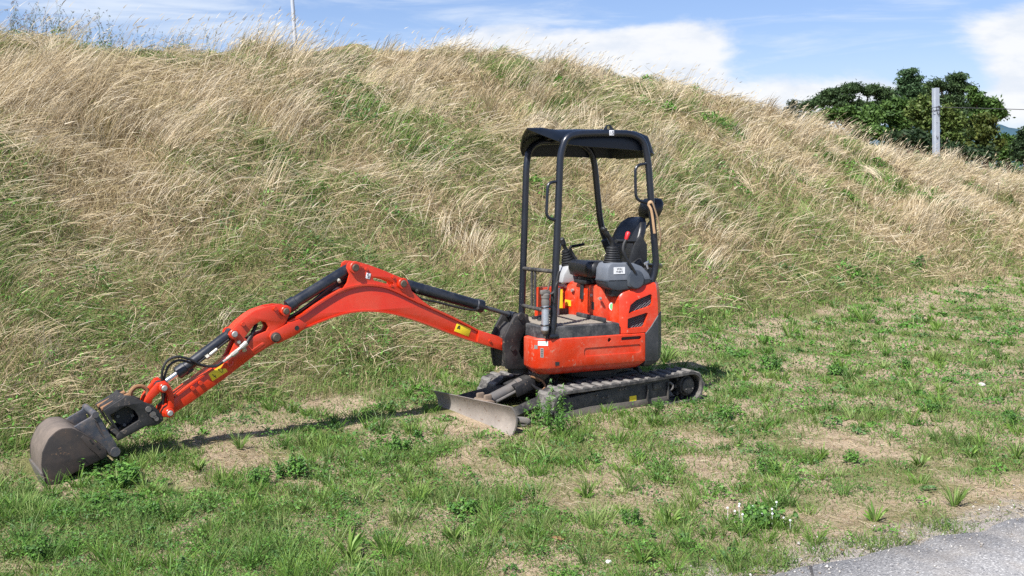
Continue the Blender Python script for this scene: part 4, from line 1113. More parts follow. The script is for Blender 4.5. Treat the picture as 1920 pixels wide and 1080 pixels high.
m.box((2.62, 0.0, 0.600), (0.06, 0.05, 0.03), ('Y', R(33)), bev=0.006); m.build('cylinder_pipe', HOSE, bucketcyl, FA)
m = MB().cyl((2.44, 0.045, 0.735), (2.49, 0.045, 0.700), 0.012, n=10); m.cyl((2.495, 0.040, 0.695), (2.515, 0.040, 0.682), 0.018, n=6); m.build('hose_fitting', ZINC, bucketcyl, FA)
# hoses of the bucket tilt, looping over the cylinder
m = MB()
m.sweep(smooth_path([(2.42, 0.075, 0.645), (2.47, 0.085, 0.625), (2.56, 0.085, 0.645), (2.64, 0.08, 0.690), (2.72, 0.075, 0.712), (2.78, 0.07, 0.690), (2.812, 0.07, 0.63), (2.812, 0.065, 0.56), (2.80, 0.05, 0.47), (2.80, 0.04, 0.40)], 6), 0.0085, 8)
m.sweep(smooth_path([(2.40, 0.070, 0.655), (2.45, 0.075, 0.630), (2.54, 0.072, 0.635), (2.63, 0.066, 0.665), (2.70, 0.06, 0.685), (2.76, 0.055, 0.660), (2.79, 0.055, 0.60), (2.798, 0.05, 0.54), (2.79, 0.03, 0.44), (2.83, 0.02, 0.39)], 6), 0.0085, 8)
m.sweep(smooth_path([(2.24, 0.062, 0.765), (2.21, 0.05, 0.80), (2.18, 0.03, 0.84), (2.15, 0.0, 0.88)], 5), 0.013, 8)
m.build('bucket_hose', HOSE, exc, FA)
m = MB()
m.cyl((2.245, 0.072, 0.765), (2.285, 0.075, 0.735), 0.020, n=10); m.cyl((2.275, 0.075, 0.742), (2.385, 0.075, 0.665), 0.012, n=10); m.cyl((2.31, 0.075, 0.715), (2.35, 0.075, 0.688), 0.017, n=8); m.cyl((2.26, 0.06, 0.73), (2.262, 0.08, 0.715), 0.016, n=8); m.cyl((2.385, 0.075, 0.665), (2.41, 0.075, 0.650), 0.009, n=8)
m.cyl((2.30, 0.06, 0.775), (2.30, 0.08, 0.775), 0.012, n=8)
m.build('hose_coupling', ZINC, exc, FA)

# ---- linkage, coupler, hitch and bucket
LINK_C = [(2.838,0.532),(2.827,0.558),(2.800,0.562),(2.774,0.540),(2.750,0.490),(2.739,0.436),(2.740,0.389),(2.750,0.353),(2.762,0.330),(2.789,0.327),(2.808,0.348),(2.800,0.378),(2.778,0.395),(2.776,0.425),(2.781,0.456),(2.796,0.490),(2.826,0.500)]
MB().prism(LINK_C, -0.090, -0.066, bev=0.004).build('bucket_link', REDCLEAN, exc, FA, 35)
link1 = MB().prism(LINK_C, 0.066, 0.090, bev=0.004).build('bucket_link', REDCLEAN, exc, FA, 35)
boss(2.811, 0.520, 0.088, 0.030, REDCLEAN, BOLT, link1)
LINK_B = [(2.840,0.548),(2.799,0.552),(2.785,0.508),(2.833,0.478),(2.868,0.450),(2.878,0.415),(2.925,0.430),(2.914,0.460),(2.886,0.500)]
for s in (1, -1): MB().prism(LINK_B, *sorted((s * 0.030, s * 0.060)), bev=0.005).build('tipping_link', REDCLEAN, exc, FA, 35)
COUP = [(3.192,0.419),(3.174,0.432),(3.076,0.484),(3.057,0.501),(3.023,0.492),(2.938,0.444),(2.887,0.419),(2.864,0.396),(2.819,0.335),(2.821,0.311),(2.848,0.290),(2.884,0.285),(2.930,0.288),(3.053,0.237),(3.106,0.216),(3.114,0.245),(3.095,0.270),(3.129,0.309)]
CH = [(3.151,0.386),(3.053,0.434),(3.000,0.396),(2.973,0.353),(2.973,0.333),(3.076,0.279),(3.091,0.273),(3.121,0.324)]
b = MB(); b.prism(COUP, 0.100, 0.122, [CH], 0.004); b.prism(COUP, -0.122, -0.100, [CH], 0.004)
b.prism([(2.97, 0.46), (3.06, 0.495), (3.18, 0.43), (3.185, 0.415), (3.06, 0.475), (2.97, 0.44)], -0.101, 0.101)
b.prism([(2.85, 0.295), (2.93, 0.291), (3.10, 0.221), (3.105, 0.24), (2.94, 0.31), (2.86, 0.315)], -0.101, 0.101)
b.cyl((3.05, -0.1, 0.36), (3.05, 0.05, 0.36), 0.06, n=18)
coup = b.build('tilt_coupler', STEEL, exc, FA, 35)
b = MB()
for x, z, r in ((2.917, 0.398, 0.018), (2.890, 0.361, 0.020), (2.866, 0.330, 0.014), (2.878, 0.345, 0.012)):
    b.cyl((x, -0.135, z), (x, 0.135, z), r, n=12)
for x, z in ((3.09, 0.36), (3.00, 0.355), (3.05, 0.30), (3.04, 0.42)): b.cyl((x, 0.03, z), (x, 0.062, z), 0.011, n=8)
tag(b.build('coupler_bolt', GREYST, coup, FA), kind='stuff')
b = MB().sweep(smooth_path([(3.00, 0.0, 0.475), (2.992, 0.0, 0.505), (2.962, 0.0, 0.528), (2.923, 0.0, 0.526), (2.893, 0.0, 0.50), (2.885, 0.0, 0.46)], 5), 0.014, 10)
b.build('lifting_ring', RUST, coup, FA)
for yy in (0.05, -0.05): MB().cyl((3.19, yy, 0.415), (3.02, yy, 0.49), 0.016, n=10).build('coupler_rod', RUST, coup, FA)
HIT = [(3.370,0.342),(3.323,0.367),(3.272,0.391),(3.254,0.420),(3.235,0.418),(3.221,0.393),(3.176,0.302),(3.139,0.242),(3.116,0.200),(3.120,0.138),(3.139,0.121),(3.165,0.144),(3.180,0.177),(3.221,0.222),(3.279,0.268),(3.330,0.310)]
HH_ = [(3.246,0.365),(3.232,0.355),(3.191,0.265),(3.184,0.240),(3.206,0.266),(3.239,0.333)]
b = MB(); b.prism(HIT, 0.118, 0.140, [HH_], 0.004); b.prism(HIT, -0.140, -0.118, [HH_], 0.004)
b.prism([(3.24, 0.405), (3.20, 0.36), (3.13, 0.225), (3.118, 0.16), (3.15, 0.16), (3.16, 0.21), (3.22, 0.335), (3.255, 0.385)], -0.119, 0.119)
b.cyl((3.245, -0.15, 0.405), (3.245, 0.15, 0.405), 0.020, n=14); b.cyl((3.125, -0.15, 0.155), (3.125, 0.15, 0.155), 0.030, n=16)
b.build('quick_hitch', HITCHM, exc, FA, 35)
# bucket shell
BK = [(3.535,-0.006),(3.549,0.030),(3.559,0.072),(3.568,0.148),(3.563,0.222),(3.528,0.300),(3.486,0.339),(3.451,0.354),(3.395,0.350),(3.345,0.321),(3.294,0.284),(3.236,0.230),(3.199,0.187),(3.196,0.155),(3.221,0.136),(3.294,0.108),(3.380,0.075),(3.451,0.041),(3.500,-0.004)]
b = MB(); b.prism(BK, 0.190, 0.205, bev=0.003); b.prism(BK, -0.205, -0.190, bev=0.003)
bucket = b.build('bucket', BUCKETM, exc, FA, 35)
SH = [(3.512,-0.03),(3.540,0.010),(3.556,0.072),(3.565,0.148),(3.560,0.222),(3.526,0.298),(3.485,0.337),(3.451,0.352),(3.395,0.348),(3.345,0.319),(3.294,0.282),(3.236,0.228),(3.199,0.185)]
P = smooth_path([(p[0], 0, p[1]) for p in SH], 4); rings = []
for i in range(len(P)):
    d = P[min(i + 1, len(P) - 1)] - P[max(i - 1, 0)]; d.normalize(); nn = Vector((d.z, 0, -d.x)) * -1
    c_ = Vector((3.38, 0, 0.18)) - P[i]
    if nn.dot(c_) < 0: nn = -nn
    a, c = P[i], P[i] + nn * 0.013
    rings.append([(a.x, -0.189, a.z), (a.x, 0.189, a.z), (c.x, 0.189, c.z), (c.x, -0.189, c.z)])
MB().loft(rings).build('bucket_shell', BUCKTOP, bucket, FA, 40)
b = MB().prism([(3.50, -0.045), (3.545, 0.03), (3.56, 0.10), (3.573, 0.10), (3.562, 0.02), (3.515, -0.052)], -0.21, 0.21)
b.build('cutting_edge', GREYST, bucket, FA)
b = MB(); b.prism([(3.33, 0.30), (3.25, 0.24), (3.195, 0.19), (3.19, 0.15), (3.225, 0.135), (3.25, 0.17), (3.30, 0.22), (3.345, 0.285)], 0.2035, 0.212, bev=0.002)
b.build('side_stiffener', BUCKETM, bucket, FA)
b = MB()
for x, z in ((3.285, 0.255), (3.245, 0.215)): b.box((x, 0.2125, z), (0.010, 0.004, 0.03), ('Y', R(35)))
tag(b.build('bucket_nick', INK, bucket, FA), kind='stuff')

# ---- loose things on the machine
gg = bpy.data.objects.new('grease_gun', None); COL.objects.link(gg); gg.matrix_world = ROOT_M
tag(gg, 'silver grease gun strapped upright beside the front canopy post of the digger', 'grease gun')
b = MB(); b.cyl((0.625, 0.452, 0.715), (0.620, 0.452, 0.925), 0.030, n=24)
b.build('barrel', SILVER, gg, FB)
b = MB(); b.lathe([(0.033, 0), (0.034, 0.03), (0.030, 0.05), (0.034, 0.055), (0.034, 0.085), (0.02, 0.095), (0.02, 0.12), (0.0, 0.12)], (0.620, 0.452, 0.915), (0, 0, 1), 20)
b.box((0.625, 0.452, 1.015), (0.075, 0.04, 0.035), bev=0.008)
b.build('pump_head', GREYST, gg, FB)
b = MB().lathe([(0.020, 0), (0.031, 0.02), (0.031, 0.03), (0, 0.03)], (0.625, 0.452, 0.690), (0, 0, 1), 16); b.cyl((0.625, 0.452, 0.655), (0.625, 0.452, 0.70), 0.008, n=8); b.build('end_cap', PINM, gg, FB)
b = MB().sweep(smooth_path([(0.585, 0.465, 1.00), (0.555, 0.475, 1.02), (0.54, 0.48, 1.08), (0.525, 0.482, 1.15), (0.515, 0.482, 1.18)], 5), 0.013, 8)
b.sweep(smooth_path([(0.575, 0.47, 0.98), (0.555, 0.48, 0.93), (0.55, 0.485, 1.05), (0.53, 0.485, 1.10)], 5), 0.010, 8)
b.build('grease_hose', HOSE, gg, FB)
b = MB().sweep([(0.605, 0.46, 1.03), (0.585, 0.46, 1.10), (0.578, 0.46, 1.13)], 0.007, 8); b.build('nozzle', PINM, gg, FB)
b = MB()
for z in (0.76, 0.90):
    b.sweep([(0.62 + 0.037 * math.cos(2 * math.pi * k / 16), 0.452 + 0.034 * math.sin(2 * math.pi * k / 16), z) for k in range(16)], 0.006, 6, closed=True)
    b.box((0.575, 0.450, z), (0.05, 0.012, 0.02))
b.build('holder_clip', BLKPL, gg, FB)

b = MB()
sp = smooth_path([(-0.318, 0.462, 1.700), (-0.330, 0.477, 1.718), (-0.350, 0.4790, 1.712), (-0.375, 0.4775, 1.66), (-0.405, 0.476, 1.58), (-0.425, 0.474, 1.50), (-0.438, 0.470, 1.42), (-0.445, 0.455, 1.36), (-0.447, 0.44, 1.33)], 5)
sp2 = smooth_path([(-0.318, 0.462, 1.700), (-0.335, 0.478, 1.66), (-0.350, 0.4785, 1.60), (-0.362, 0.478, 1.52), (-0.372, 0.477, 1.46)], 5)
b.sweep(sp, 0.0125, 8, flat=(0.3, 1.0)); b.sweep(sp2, 0.010, 8, flat=(0.3, 1.0))
st = b.build('strap', TANW, None, FB)
st.matrix_world = ROOT_M
tag(st, 'tan fabric strap hung over the rear canopy post beside the headrest', 'strap')
# ------------------------------------------------------------------ posts, wire, far hill
GALV = m_paint('galvanised_steel', (0.42, 0.46, 0.52), (0.50, 0.53, 0.57), 0.6, 0.5, 0, 3.0, metal=0.3)
WIREM = m_paint('dark_wire', (0.05, 0.05, 0.055), (0.1, 0.1, 0.1), 0.3, 0.5, 0, 3.0)
def free(mb, name, mat, parent=None, angle=35): return mb.build(name, mat, parent, None, angle)
px_, py_ = 13.30, 32.6
pz = gz1(px_, py_)
post = bpy.data.objects.new('steel_post', None); COL.objects.link(post); post.location = (px_, py_, pz)
post.rotation_euler = (0, R(-0.6), R(24))
tag(post, 'short galvanised steel post with wire bands standing in front of the trees', 'post')
PT = 5.06 - pz; WZ = 4.46 - pz
b = MB()
for yy in (-0.072, 0.072): b.box((0, yy, (PT - 0.6) / 2), (0.155, 0.011, PT + 0.6))
b.box((0, 0, (PT - 0.6) / 2), (0.010, 0.133, PT + 0.6)); free(b, 'beam', GALV, post)
b = MB()
for z in (WZ, WZ - 0.10):
    b.sweep(fillet([(-0.084, -0.084, z), (0.084, -0.084, z + 0.02), (0.084, 0.084, z), (-0.084, 0.084, z - 0.02), (-0.084, -0.084, z - 0.01)], 0.02), 0.009, 6)
b.sweep(smooth_path([(-0.07, -0.09, WZ), (-0.05, -0.10, WZ - 0.14), (0.01, -0.10, WZ - 0.25), (0.06, -0.095, WZ - 0.15), (0.07, -0.09, WZ)], 5), 0.010, 6)
b.sweep(smooth_path([(-0.075, -0.085, WZ - 0.9), (-0.04, -0.095, WZ - 0.98), (0.0, -0.09, WZ - 0.92)], 4), 0.007, 6)
b.box((0.05, -0.09, WZ + 0.01), (0.05, 0.03, 0.06)); tag(free(b, 'wire_band', WIREM, post), kind='stuff')
b = MB()
for z in (0.5, 1.0, 1.5):
    b.cyl((-0.045, -0.07, z), (-0.045, -0.088, z), 0.012, n=6)
tag(free(b, 'post_bolt', WIREM, post), kind='stuff')
b = MB()
wp = [(px_ + 0.10, py_, pz + WZ)]
for k in range(1, 13):
    t = k / 12; wp.append((px_ + 60 * t, py_ + 12 * t, pz + WZ - 0.5 * math.sin(math.pi * t) + 1.0 * t))
b.sweep(wp, 0.012, 6)
tag(free(b, 'overhead_wire', WIREM), 'thin dark wire running from the steel post to the right past the trees', 'wire')

qx, qy = -6.05, 29.3
lamp = bpy.data.objects.new('lamp_post', None); COL.objects.link(lamp); lamp.location = (qx, qy, gz1(qx, qy)); lamp.rotation_euler = (0, R(-4.0), 0)
tag(lamp, 'slim grey metal pole rising behind the crest of the bank, slightly tilted', 'pole')
b = MB().cyl((0, 0, -0.3), (0, 0, 4.2), 0.058, 0.052, 16); b.cyl((0, 0, 4.2), (0, 0, 4.3), 0.060, 0.060, 16); b.cyl((0, 0, 4.3), (0, 0, 7.0), 0.045, 0.038, 14)
free(b, 'pole', GALV, lamp)
b = MB().sweep(smooth_path([(0, 0, 6.9), (0.1, 0, 7.15), (0.5, 0, 7.3), (0.9, 0, 7.3)], 5), 0.03, 8); b.box((1.1, 0, 7.28), (0.5, 0.2, 0.1), bev=0.03)
free(b, 'lamp_head', GALV, lamp)

FARM = m_paint('hazed_far_forest', (0.045, 0.085, 0.115), (0.06, 0.11, 0.14), 0.8, 0.95, 0, 0.01, spec=0.0)  # distance haze is mixed into the forest colour as blue; no air is modelled
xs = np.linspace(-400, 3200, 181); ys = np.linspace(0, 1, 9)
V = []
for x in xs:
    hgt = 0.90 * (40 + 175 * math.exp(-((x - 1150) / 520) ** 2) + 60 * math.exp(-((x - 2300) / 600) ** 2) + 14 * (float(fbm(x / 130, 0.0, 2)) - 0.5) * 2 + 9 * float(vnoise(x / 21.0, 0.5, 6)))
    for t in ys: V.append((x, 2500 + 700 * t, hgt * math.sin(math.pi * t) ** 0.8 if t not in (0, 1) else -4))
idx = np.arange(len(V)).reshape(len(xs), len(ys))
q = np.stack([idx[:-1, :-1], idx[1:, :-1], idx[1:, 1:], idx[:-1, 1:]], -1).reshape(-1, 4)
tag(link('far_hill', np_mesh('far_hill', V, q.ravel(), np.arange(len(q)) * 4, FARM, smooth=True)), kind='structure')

# ------------------------------------------------------------------ trees
BARK = m_paint('bark', (0.10, 0.065, 0.045), (0.16, 0.11, 0.08), 0.7, 0.9, 0, 3.0)
M_NEEDLE = m_grass('tree_leaf', 0.22, 0.6)
def make_tree(name, base, blobs, trunks, palette, label, cat, leaf, n, seed, group=None, needle=False):
    """blobs: list of (x,y,z,rx,ry,rz) relative to base; trunks: list of polylines with radii"""
    rg = np.random.default_rng(seed)
    root = bpy.data.objects.new(name, None); COL.objects.link(root); root.location = base
    tag(root, label, cat, group)
    B0 = np.array(blobs, float); B = []
    for bl_ in B0:
        kp = 7 if needle else 6
        for _ in range(kp):
            dd = rg.normal(size=3); dd /= np.linalg.norm(dd); dd[2] = dd[2] * 0.8 + 0.15
            rr_ = rg.uniform(0.45, 1.0); s_ = rg.uniform(0.26, 0.52)
            B.append((bl_[0] + dd[0] * rr_ * bl_[3], bl_[1] + dd[1] * rr_ * bl_[4], bl_[2] + dd[2] * rr_ * bl_[5], bl_[3] * s_, bl_[4] * s_, max(bl_[5] * s_ * (0.62 if needle else 0.95), 0.18)))
        B.append((bl_[0], bl_[1], bl_[2], bl_[3] * 0.5, bl_[4] * 0.5, bl_[5] * 0.5))
    B = np.array(B)
    vol = (B[:, 3] * B[:, 4] * B[:, 5]) ** 0.67; w = vol / vol.sum()
    leaf *= 0.66; n = int(n * 1.35)
    ncl = max(int(n / 26), 8)
    which = rg.choice(len(B), ncl, p=w)
    d = rg.normal(size=(ncl, 3)); d /= np.linalg.norm(d, axis=1)[:, None]
    rad = rg.random(ncl) ** 0.40 * rg.uniform(0.6, 1.12, ncl)
    cc = B[which, :3] + d * rad[:, None] * B[which, 3:6]
    per = 26
    csz = rg.uniform(0.40, 1.10, ncl) * leaf * 3.2
    ctone = rg.normal(0, 1, ncl)
    N = ncl * per
    ci = np.repeat(np.arange(ncl), per)
    p = cc[ci] + rg.normal(size=(N, 3)) * csz[ci][:, None] * np.array([0.5, 0.5, 0.30 if needle else 0.42])
    nrm = rg.normal(size=(N, 3)); nrm /= np.linalg.norm(nrm, axis=1)[:, None]
    out_d = d[ci]
    nrm = nrm * 0.8 + out_d * 0.5 + np.array([0, 0, 0.35]); nrm /= np.linalg.norm(nrm, axis=1)[:, None]
    a = np.cross(nrm, rg.normal(size=(N, 3))); a /= np.linalg.norm(a, axis=1)[:, None]
    bb = np.cross(nrm, a)
    L = leaf * rg.uniform(0.6, 1.3, N)[:, None]; Wd = L * (0.28 if needle else 0.55)
    v = np.stack([p - a * L, p + bb * Wd, p + a * L, p - bb * Wd], 1).reshape(-1, 3)
    pal = np.array(palette); pi = rg.random(N)
    t = np.clip(0.5 + 0.28 * ctone[ci] + 0.14 * rg.normal(size=N), 0, 1)[:, None]
    c = pal[0] * (1 - t) + pal[1] * t
    cols = np.repeat(c, 4, axis=0)
    me = np_mesh('crown', v, np.arange(N * 4), np.arange(N) * 4, M_NEEDLE, cols)
    link('crown', me, root)
    b = MB()
    for path, radii in trunks:
        P = smooth_path(path, 4)
        rr = np.interp(np.linspace(0, 1, len(P)), np.linspace(0, 1, len(radii)), radii)
        b.sweep(P, list(rr), 8)
    if trunks: free(b, 'trunk', BARK, root)
    return root
def px3(u, v, d): return ((u - 960) / 1950 * d, d, EYE + (360 - v) / 1950 * d)
def rel(base, items, d):
    out = []
    for u, v, ru, rv, *dd in items:
        k = d / 1950; off = dd[0] if dd else 0
        x, y, z = px3(u, v, d)
        out.append((x - base[0], off, z - base[2], ru * k, max(ru * k * 0.75, 0.8), rv * k * 0.85))
    return out
def tree_at(name, u, d, items, palette, label, leaf, n, seed, trunk_r=0.25, needle=False, group=None, limbs=()):
    x = (u - 960) / 1950 * d; base = (x, d, gz1(x, d) - 0.1)
    bl = rel(base, items, d)
    topz = max(b_[2] for b_ in bl)
    trunks = [([(0, 0, 0), (0.15, 0, topz * 0.35), (-0.1, 0, topz * 0.65), (0.05, 0, topz * 0.95)], [trunk_r, trunk_r * 0.8, trunk_r * 0.6, trunk_r * 0.2])]
    for b_ in bl:
        z0 = max(0.35 * b_[2], 0.4)
        trunks.append(([(0, 0, z0), (b_[0] * 0.45, b_[1] * 0.5, z0 + (b_[2] - z0) * 0.55), (b_[0], b_[1], b_[2])], [trunk_r * 0.55, trunk_r * 0.38, trunk_r * 0.12]))
    return make_tree(name, base, bl, trunks, palette, label, 'tree' if 'tree' in name else 'bush', leaf, n, seed, group, needle)
PINE = [(0.022, 0.044, 0.016), (0.070, 0.120, 0.042)]
PINE2 = [(0.030, 0.066, 0.028), (0.085, 0.155, 0.062)]
DECI = [(0.036, 0.078, 0.016), (0.10, 0.175, 0.040)]
LIGHTG = [(0.045, 0.085, 0.024), (0.12, 0.18, 0.055)]
OLIVE = [(0.045, 0.085, 0.016), (0.125, 0.165, 0.042)]
DARK = [(0.014, 0.030, 0.013), (0.045, 0.078, 0.028)]
tree_at('pine_tree', 1610, 92, [(1530, 190, 28, 11), (1560, 175, 30, 14), (1595, 170, 28, 14), (1630, 170, 30, 14), (1655, 178, 20, 18), (1512, 203, 16, 9), (1575, 192, 36, 13), (1635, 197, 32, 16), (1660, 205, 18, 16)], PINE,
        'wide flat-topped dark pine at the left of the tree group', 0.26, 15000, 21, 0.32, True)
tree_at('pine_tree', 1704, 95, [(1703, 138, 12, 9), (1697, 152, 18, 9), (1716, 150, 10, 8), (1694, 172, 26, 16), (1716, 178, 16, 20), (1690, 192, 24, 16), (1705, 160, 20, 10)], PINE2,
        'tall pine with a narrow knobbly top in the middle of the tree group', 0.24, 11000, 22, 0.30, True)
tree_at('leafy_tree', 1732, 100, [(1730, 172, 16, 20), (1742, 190, 14, 24), (1722, 195, 14, 18), (1668, 180, 12, 16)], LIGHTG,
        'pale green leafy tree showing behind the tall middle pine', 0.26, 6500, 23, 0.25)
tree_at('pine_tree', 1800, 90, [(1792, 145, 18, 10), (1760, 158, 14, 8), (1778, 162, 14, 12), (1805, 165, 22, 14), (1792, 185, 30, 16), (1815, 205, 30, 20), (1790, 220, 28, 24), (1830, 232, 24, 22), (1805, 252, 32, 24)], PINE,
        'tall dark pine with a ragged top right of the steel post', 0.26, 17000, 24, 0.36, True)
tree_at('leafy_tree', 1845, 84, [(1828, 180, 20, 16), (1845, 195, 18, 16), (1858, 205, 14, 10), (1868, 205, 9, 8), (1876, 214, 5, 8), (1842, 215, 20, 16)], DECI,
        'leafy tree with drooping twigs at the right edge of the group', 0.24, 6500, 25, 0.22)
tree_at('leafy_bush', 1625, 78, [(1600, 212, 34, 14), (1640, 212, 34, 16), (1570, 218, 26, 12), (1540, 222, 22, 10), (1625, 228, 50, 14)], DECI,
        'low dark green bush under the flat-topped pine', 0.22, 9000, 26, 0.12)
tree_at('leafy_bush', 1685, 76, [(1685, 205, 26, 22), (1670, 222, 24, 20), (1705, 225, 26, 22), (1690, 248, 40, 22), (1650, 250, 40, 20)], DECI,
        'rounded bright green bush below the tall middle pine', 0.22, 9500, 27, 0.12)
tree_at('leafy_bush', 1728, 72, [(1724, 195, 16, 14), (1738, 208, 16, 18), (1718, 215, 18, 18), (1735, 235, 22, 26)], OLIVE,
        'yellowish olive bush left of the steel post', 0.20, 6000, 28, 0.12)
tree_at('leafy_bush', 1782, 72, [(1780, 210, 18, 16), (1792, 228, 16, 22), (1776, 240, 16, 24), (1780, 265, 22, 24)], OLIVE,
        'yellowish olive bush close at the right of the steel post', 0.20, 6000, 29, 0.12)
tree_at('leafy_bush', 1848, 78, [(1845, 228, 20, 12), (1862, 245, 14, 16), (1840, 255, 26, 22), (1855, 275, 26, 18), (1820, 278, 30, 18)], [(0.035, 0.060, 0.012), (0.12, 0.14, 0.03)],
        'bush with yellow-green tips at the right end of the tree group', 0.22, 8500, 30, 0.12)
tree_at('leafy_bush', 1770, 68, [(1745, 268, 30, 20), (1790, 285, 34, 16), (1830, 292, 34, 14), (1715, 262, 26, 18), (1690, 262, 24, 14)], DARK,
        'dark low bush along the foot of the tree group', 0.22, 8000, 31, 0.12)
tree_at('leafy_bush', 1890, 120, [(1888, 264, 16, 10), (1880, 278, 24, 14), (1902, 276, 20, 14), (1895, 292, 34, 12), (1860, 290, 26, 12)], DECI,
        'mid green bush in the gap at the right edge of the picture', 0.28, 8000, 32, 0.12)
tree_at('leafy_tree', 1922, 100, [(1920, 250, 10, 12), (1914, 268, 14, 14), (1932, 268, 20, 20), (1925, 290, 26, 12)], DARK,
        'dark tree cut off by the right edge of the picture', 0.26, 4000, 33, 0.2)
tree_at('conifer', 1485, 88, [(1486, 196, 6, 8), (1482, 208, 10, 10), (1490, 214, 12, 10)], [(0.03, 0.05, 0.03), (0.08, 0.10, 0.06)],
        'small conifer tip standing alone at the left of the tree group', 0.20, 1600, 34, 0.12, True)

# far-off wood below the hill: one mass
nw = 9000
wx = rng.uniform(30, 120, nw); wt = 9.2 + 1.6 * (fbm(wx / 9.0, wx * 0, 111, 3) - 0.5) * 2
wz = 1.0 + (wt - 1.0) * rng.random(nw) ** 0.6; wy = 165 + rng.uniform(-6, 10, nw) + wz * 0.6
nr_ = rng.normal(size=(nw, 3)) + np.array([0, -0.5, 0.6]); nr_ /= np.linalg.norm(nr_, axis=1)[:, None]
a_ = np.cross(nr_, rng.normal(size=(nw, 3))); a_ /= np.linalg.norm(a_, axis=1)[:, None]; b2_ = np.cross(nr_, a_)
sz = rng.uniform(0.25, 0.75, nw)[:, None]; pw = np.stack([wx, wy, wz], -1)
vw = np.stack([pw - a_ * sz, pw + b2_ * sz * 0.7, pw + a_ * sz, pw - b2_ * sz * 0.7], 1).reshape(-1, 3)
tw = rng.random((nw, 1)); cw = np.array([0.035, 0.07, 0.03]) * (1 - tw) + np.array([0.08, 0.14, 0.05]) * tw
tag(link('far_wood', np_mesh('far_wood', vw, np.arange(nw * 4), np.arange(nw) * 4, M_NEEDLE, np.repeat(cw, 4, axis=0))), kind='stuff')

# ------------------------------------------------------------------ grass blades
def blades(P, L, Wd, phi, th0, th1, segs, col, clamp=None, tipcol=None, jitter=0.0):
    n = len(P)
    pts = np.empty((n, segs + 1, 3)); pts[:, 0] = P
    dirs = np.empty((n, segs, 3))
    for k in range(segs):
        t = (k + 0.5) / segs
        th = th0 + (th1 - th0) * t
        ph = phi + jitter * (t - 0.5)
        s = np.sin(th)
        dirs[:, k] = np.stack([s * np.cos(ph), s * np.sin(ph), np.cos(th)], -1)
        pts[:, k + 1] = pts[:, k] + dirs[:, k] * (L / segs)[:, None]
        if clamp is not None:
            g = gz(pts[:, k + 1, 0], pts[:, k + 1, 1]) + clamp
            pts[:, k + 1, 2] = np.maximum(pts[:, k + 1, 2], g)
    side = np.cross(dirs[:, segs // 2], rng.normal(size=(n, 3)) * np.array([0.5, 1.0, 0.5]))
    side /= np.maximum(np.linalg.norm(side, axis=1), 1e-6)[:, None]
    V = np.empty((n, segs * 2 + 1, 3))
    for k in range(segs):
        w = (Wd * (1.0 if k < segs - 1 or segs < 2 else 0.75) * 0.5)[:, None] * side
        V[:, 2 * k] = pts[:, k] - w; V[:, 2 * k + 1] = pts[:, k] + w
    V[:, -1] = pts[:, -1]
    base = (np.arange(n) * (segs * 2 + 1))[:, None]
    loc = []
    for k in range(segs - 1): loc += [2 * k, 2 * k + 1, 2 * k + 3, 2 * k + 2]
    loc += [2 * segs - 2, 2 * segs - 1, 2 * segs]
    loops = (base + np.array(loc)[None, :]).ravel()
    per = len(loc)
    st = np.array([4 * k for k in range(segs)])
    starts = ((np.arange(n) * per)[:, None] + st[None, :]).ravel()
    if tipcol is None: C = np.repeat(col, segs * 2 + 1, axis=0)
    else:
        f = np.array([k / segs for k in range(segs) for _ in (0, 1)] + [1.0])[None, :, None]
        C = (col[:, None, :] * (1 - f) + tipcol[:, None, :] * f).reshape(-1, 3)
    return V.reshape(-1, 3), loops, starts, C
def join(parts):
    V, Lp, S, C = [], [], [], []; nv = nl = 0
    for v, l, s, c in parts:
        V.append(v); Lp.append(l + nv); S.append(s + nl); C.append(c); nv += len(v); nl += len(l)
    return np.concatenate(V), np.concatenate(Lp), np.concatenate(S), np.concatenate(C)
STRAW = np.array([(0.585, 0.485, 0.325), (0.50, 0.405, 0.25), (0.39, 0.30, 0.175), (0.62, 0.54, 0.395), (0.30, 0.23, 0.13), (0.46, 0.385, 0.215)])
OLIVEG = np.array([(0.22, 0.23, 0.085), (0.17, 0.20, 0.065), (0.27, 0.26, 0.11), (0.13, 0.165, 0.05)])
GREENS = np.array([(0.135, 0.245, 0.042), (0.095, 0.195, 0.034), (0.18, 0.285, 0.060), (0.115, 0.20, 0.050), (0.225, 0.305, 0.095)])
def pick(pal, n): return pal[rng.integers(0, len(pal), n)] * rng.uniform(0.8, 1.18, n)[:, None]
def smooth(a, b, x):
    t = np.clip((x - a) / (b - a), 0, 1); return t * t * (3 - 2 * t)
def foot_depth(u):
    """depth along each picture column where the bank starts"""
    k = (u - 960) / 1950
    return 10.4 * UX / (UX - UY * k)
def crest_len(u):
    return np.interp(u, [-400, 0, 500, 960, 1300, 1600, 1750, 1920, 2400], [5.8, 6.6, 8.9, 13, 14.4, 13.8, 13.8, 14.8, 17])
def hill_points(n, power=1.0, a=-0.03, b_=1.10, u0=-260, u1=2240):
    u = rng.uniform(u0, u1, n); f = a + (b_ - a) * rng.random(n) ** power
    u = np.minimum(u, 2235)
    d = foot_depth(u) + f * crest_len(u)
    x = (u - 960) / 1950 * d
    return x, d, u, f
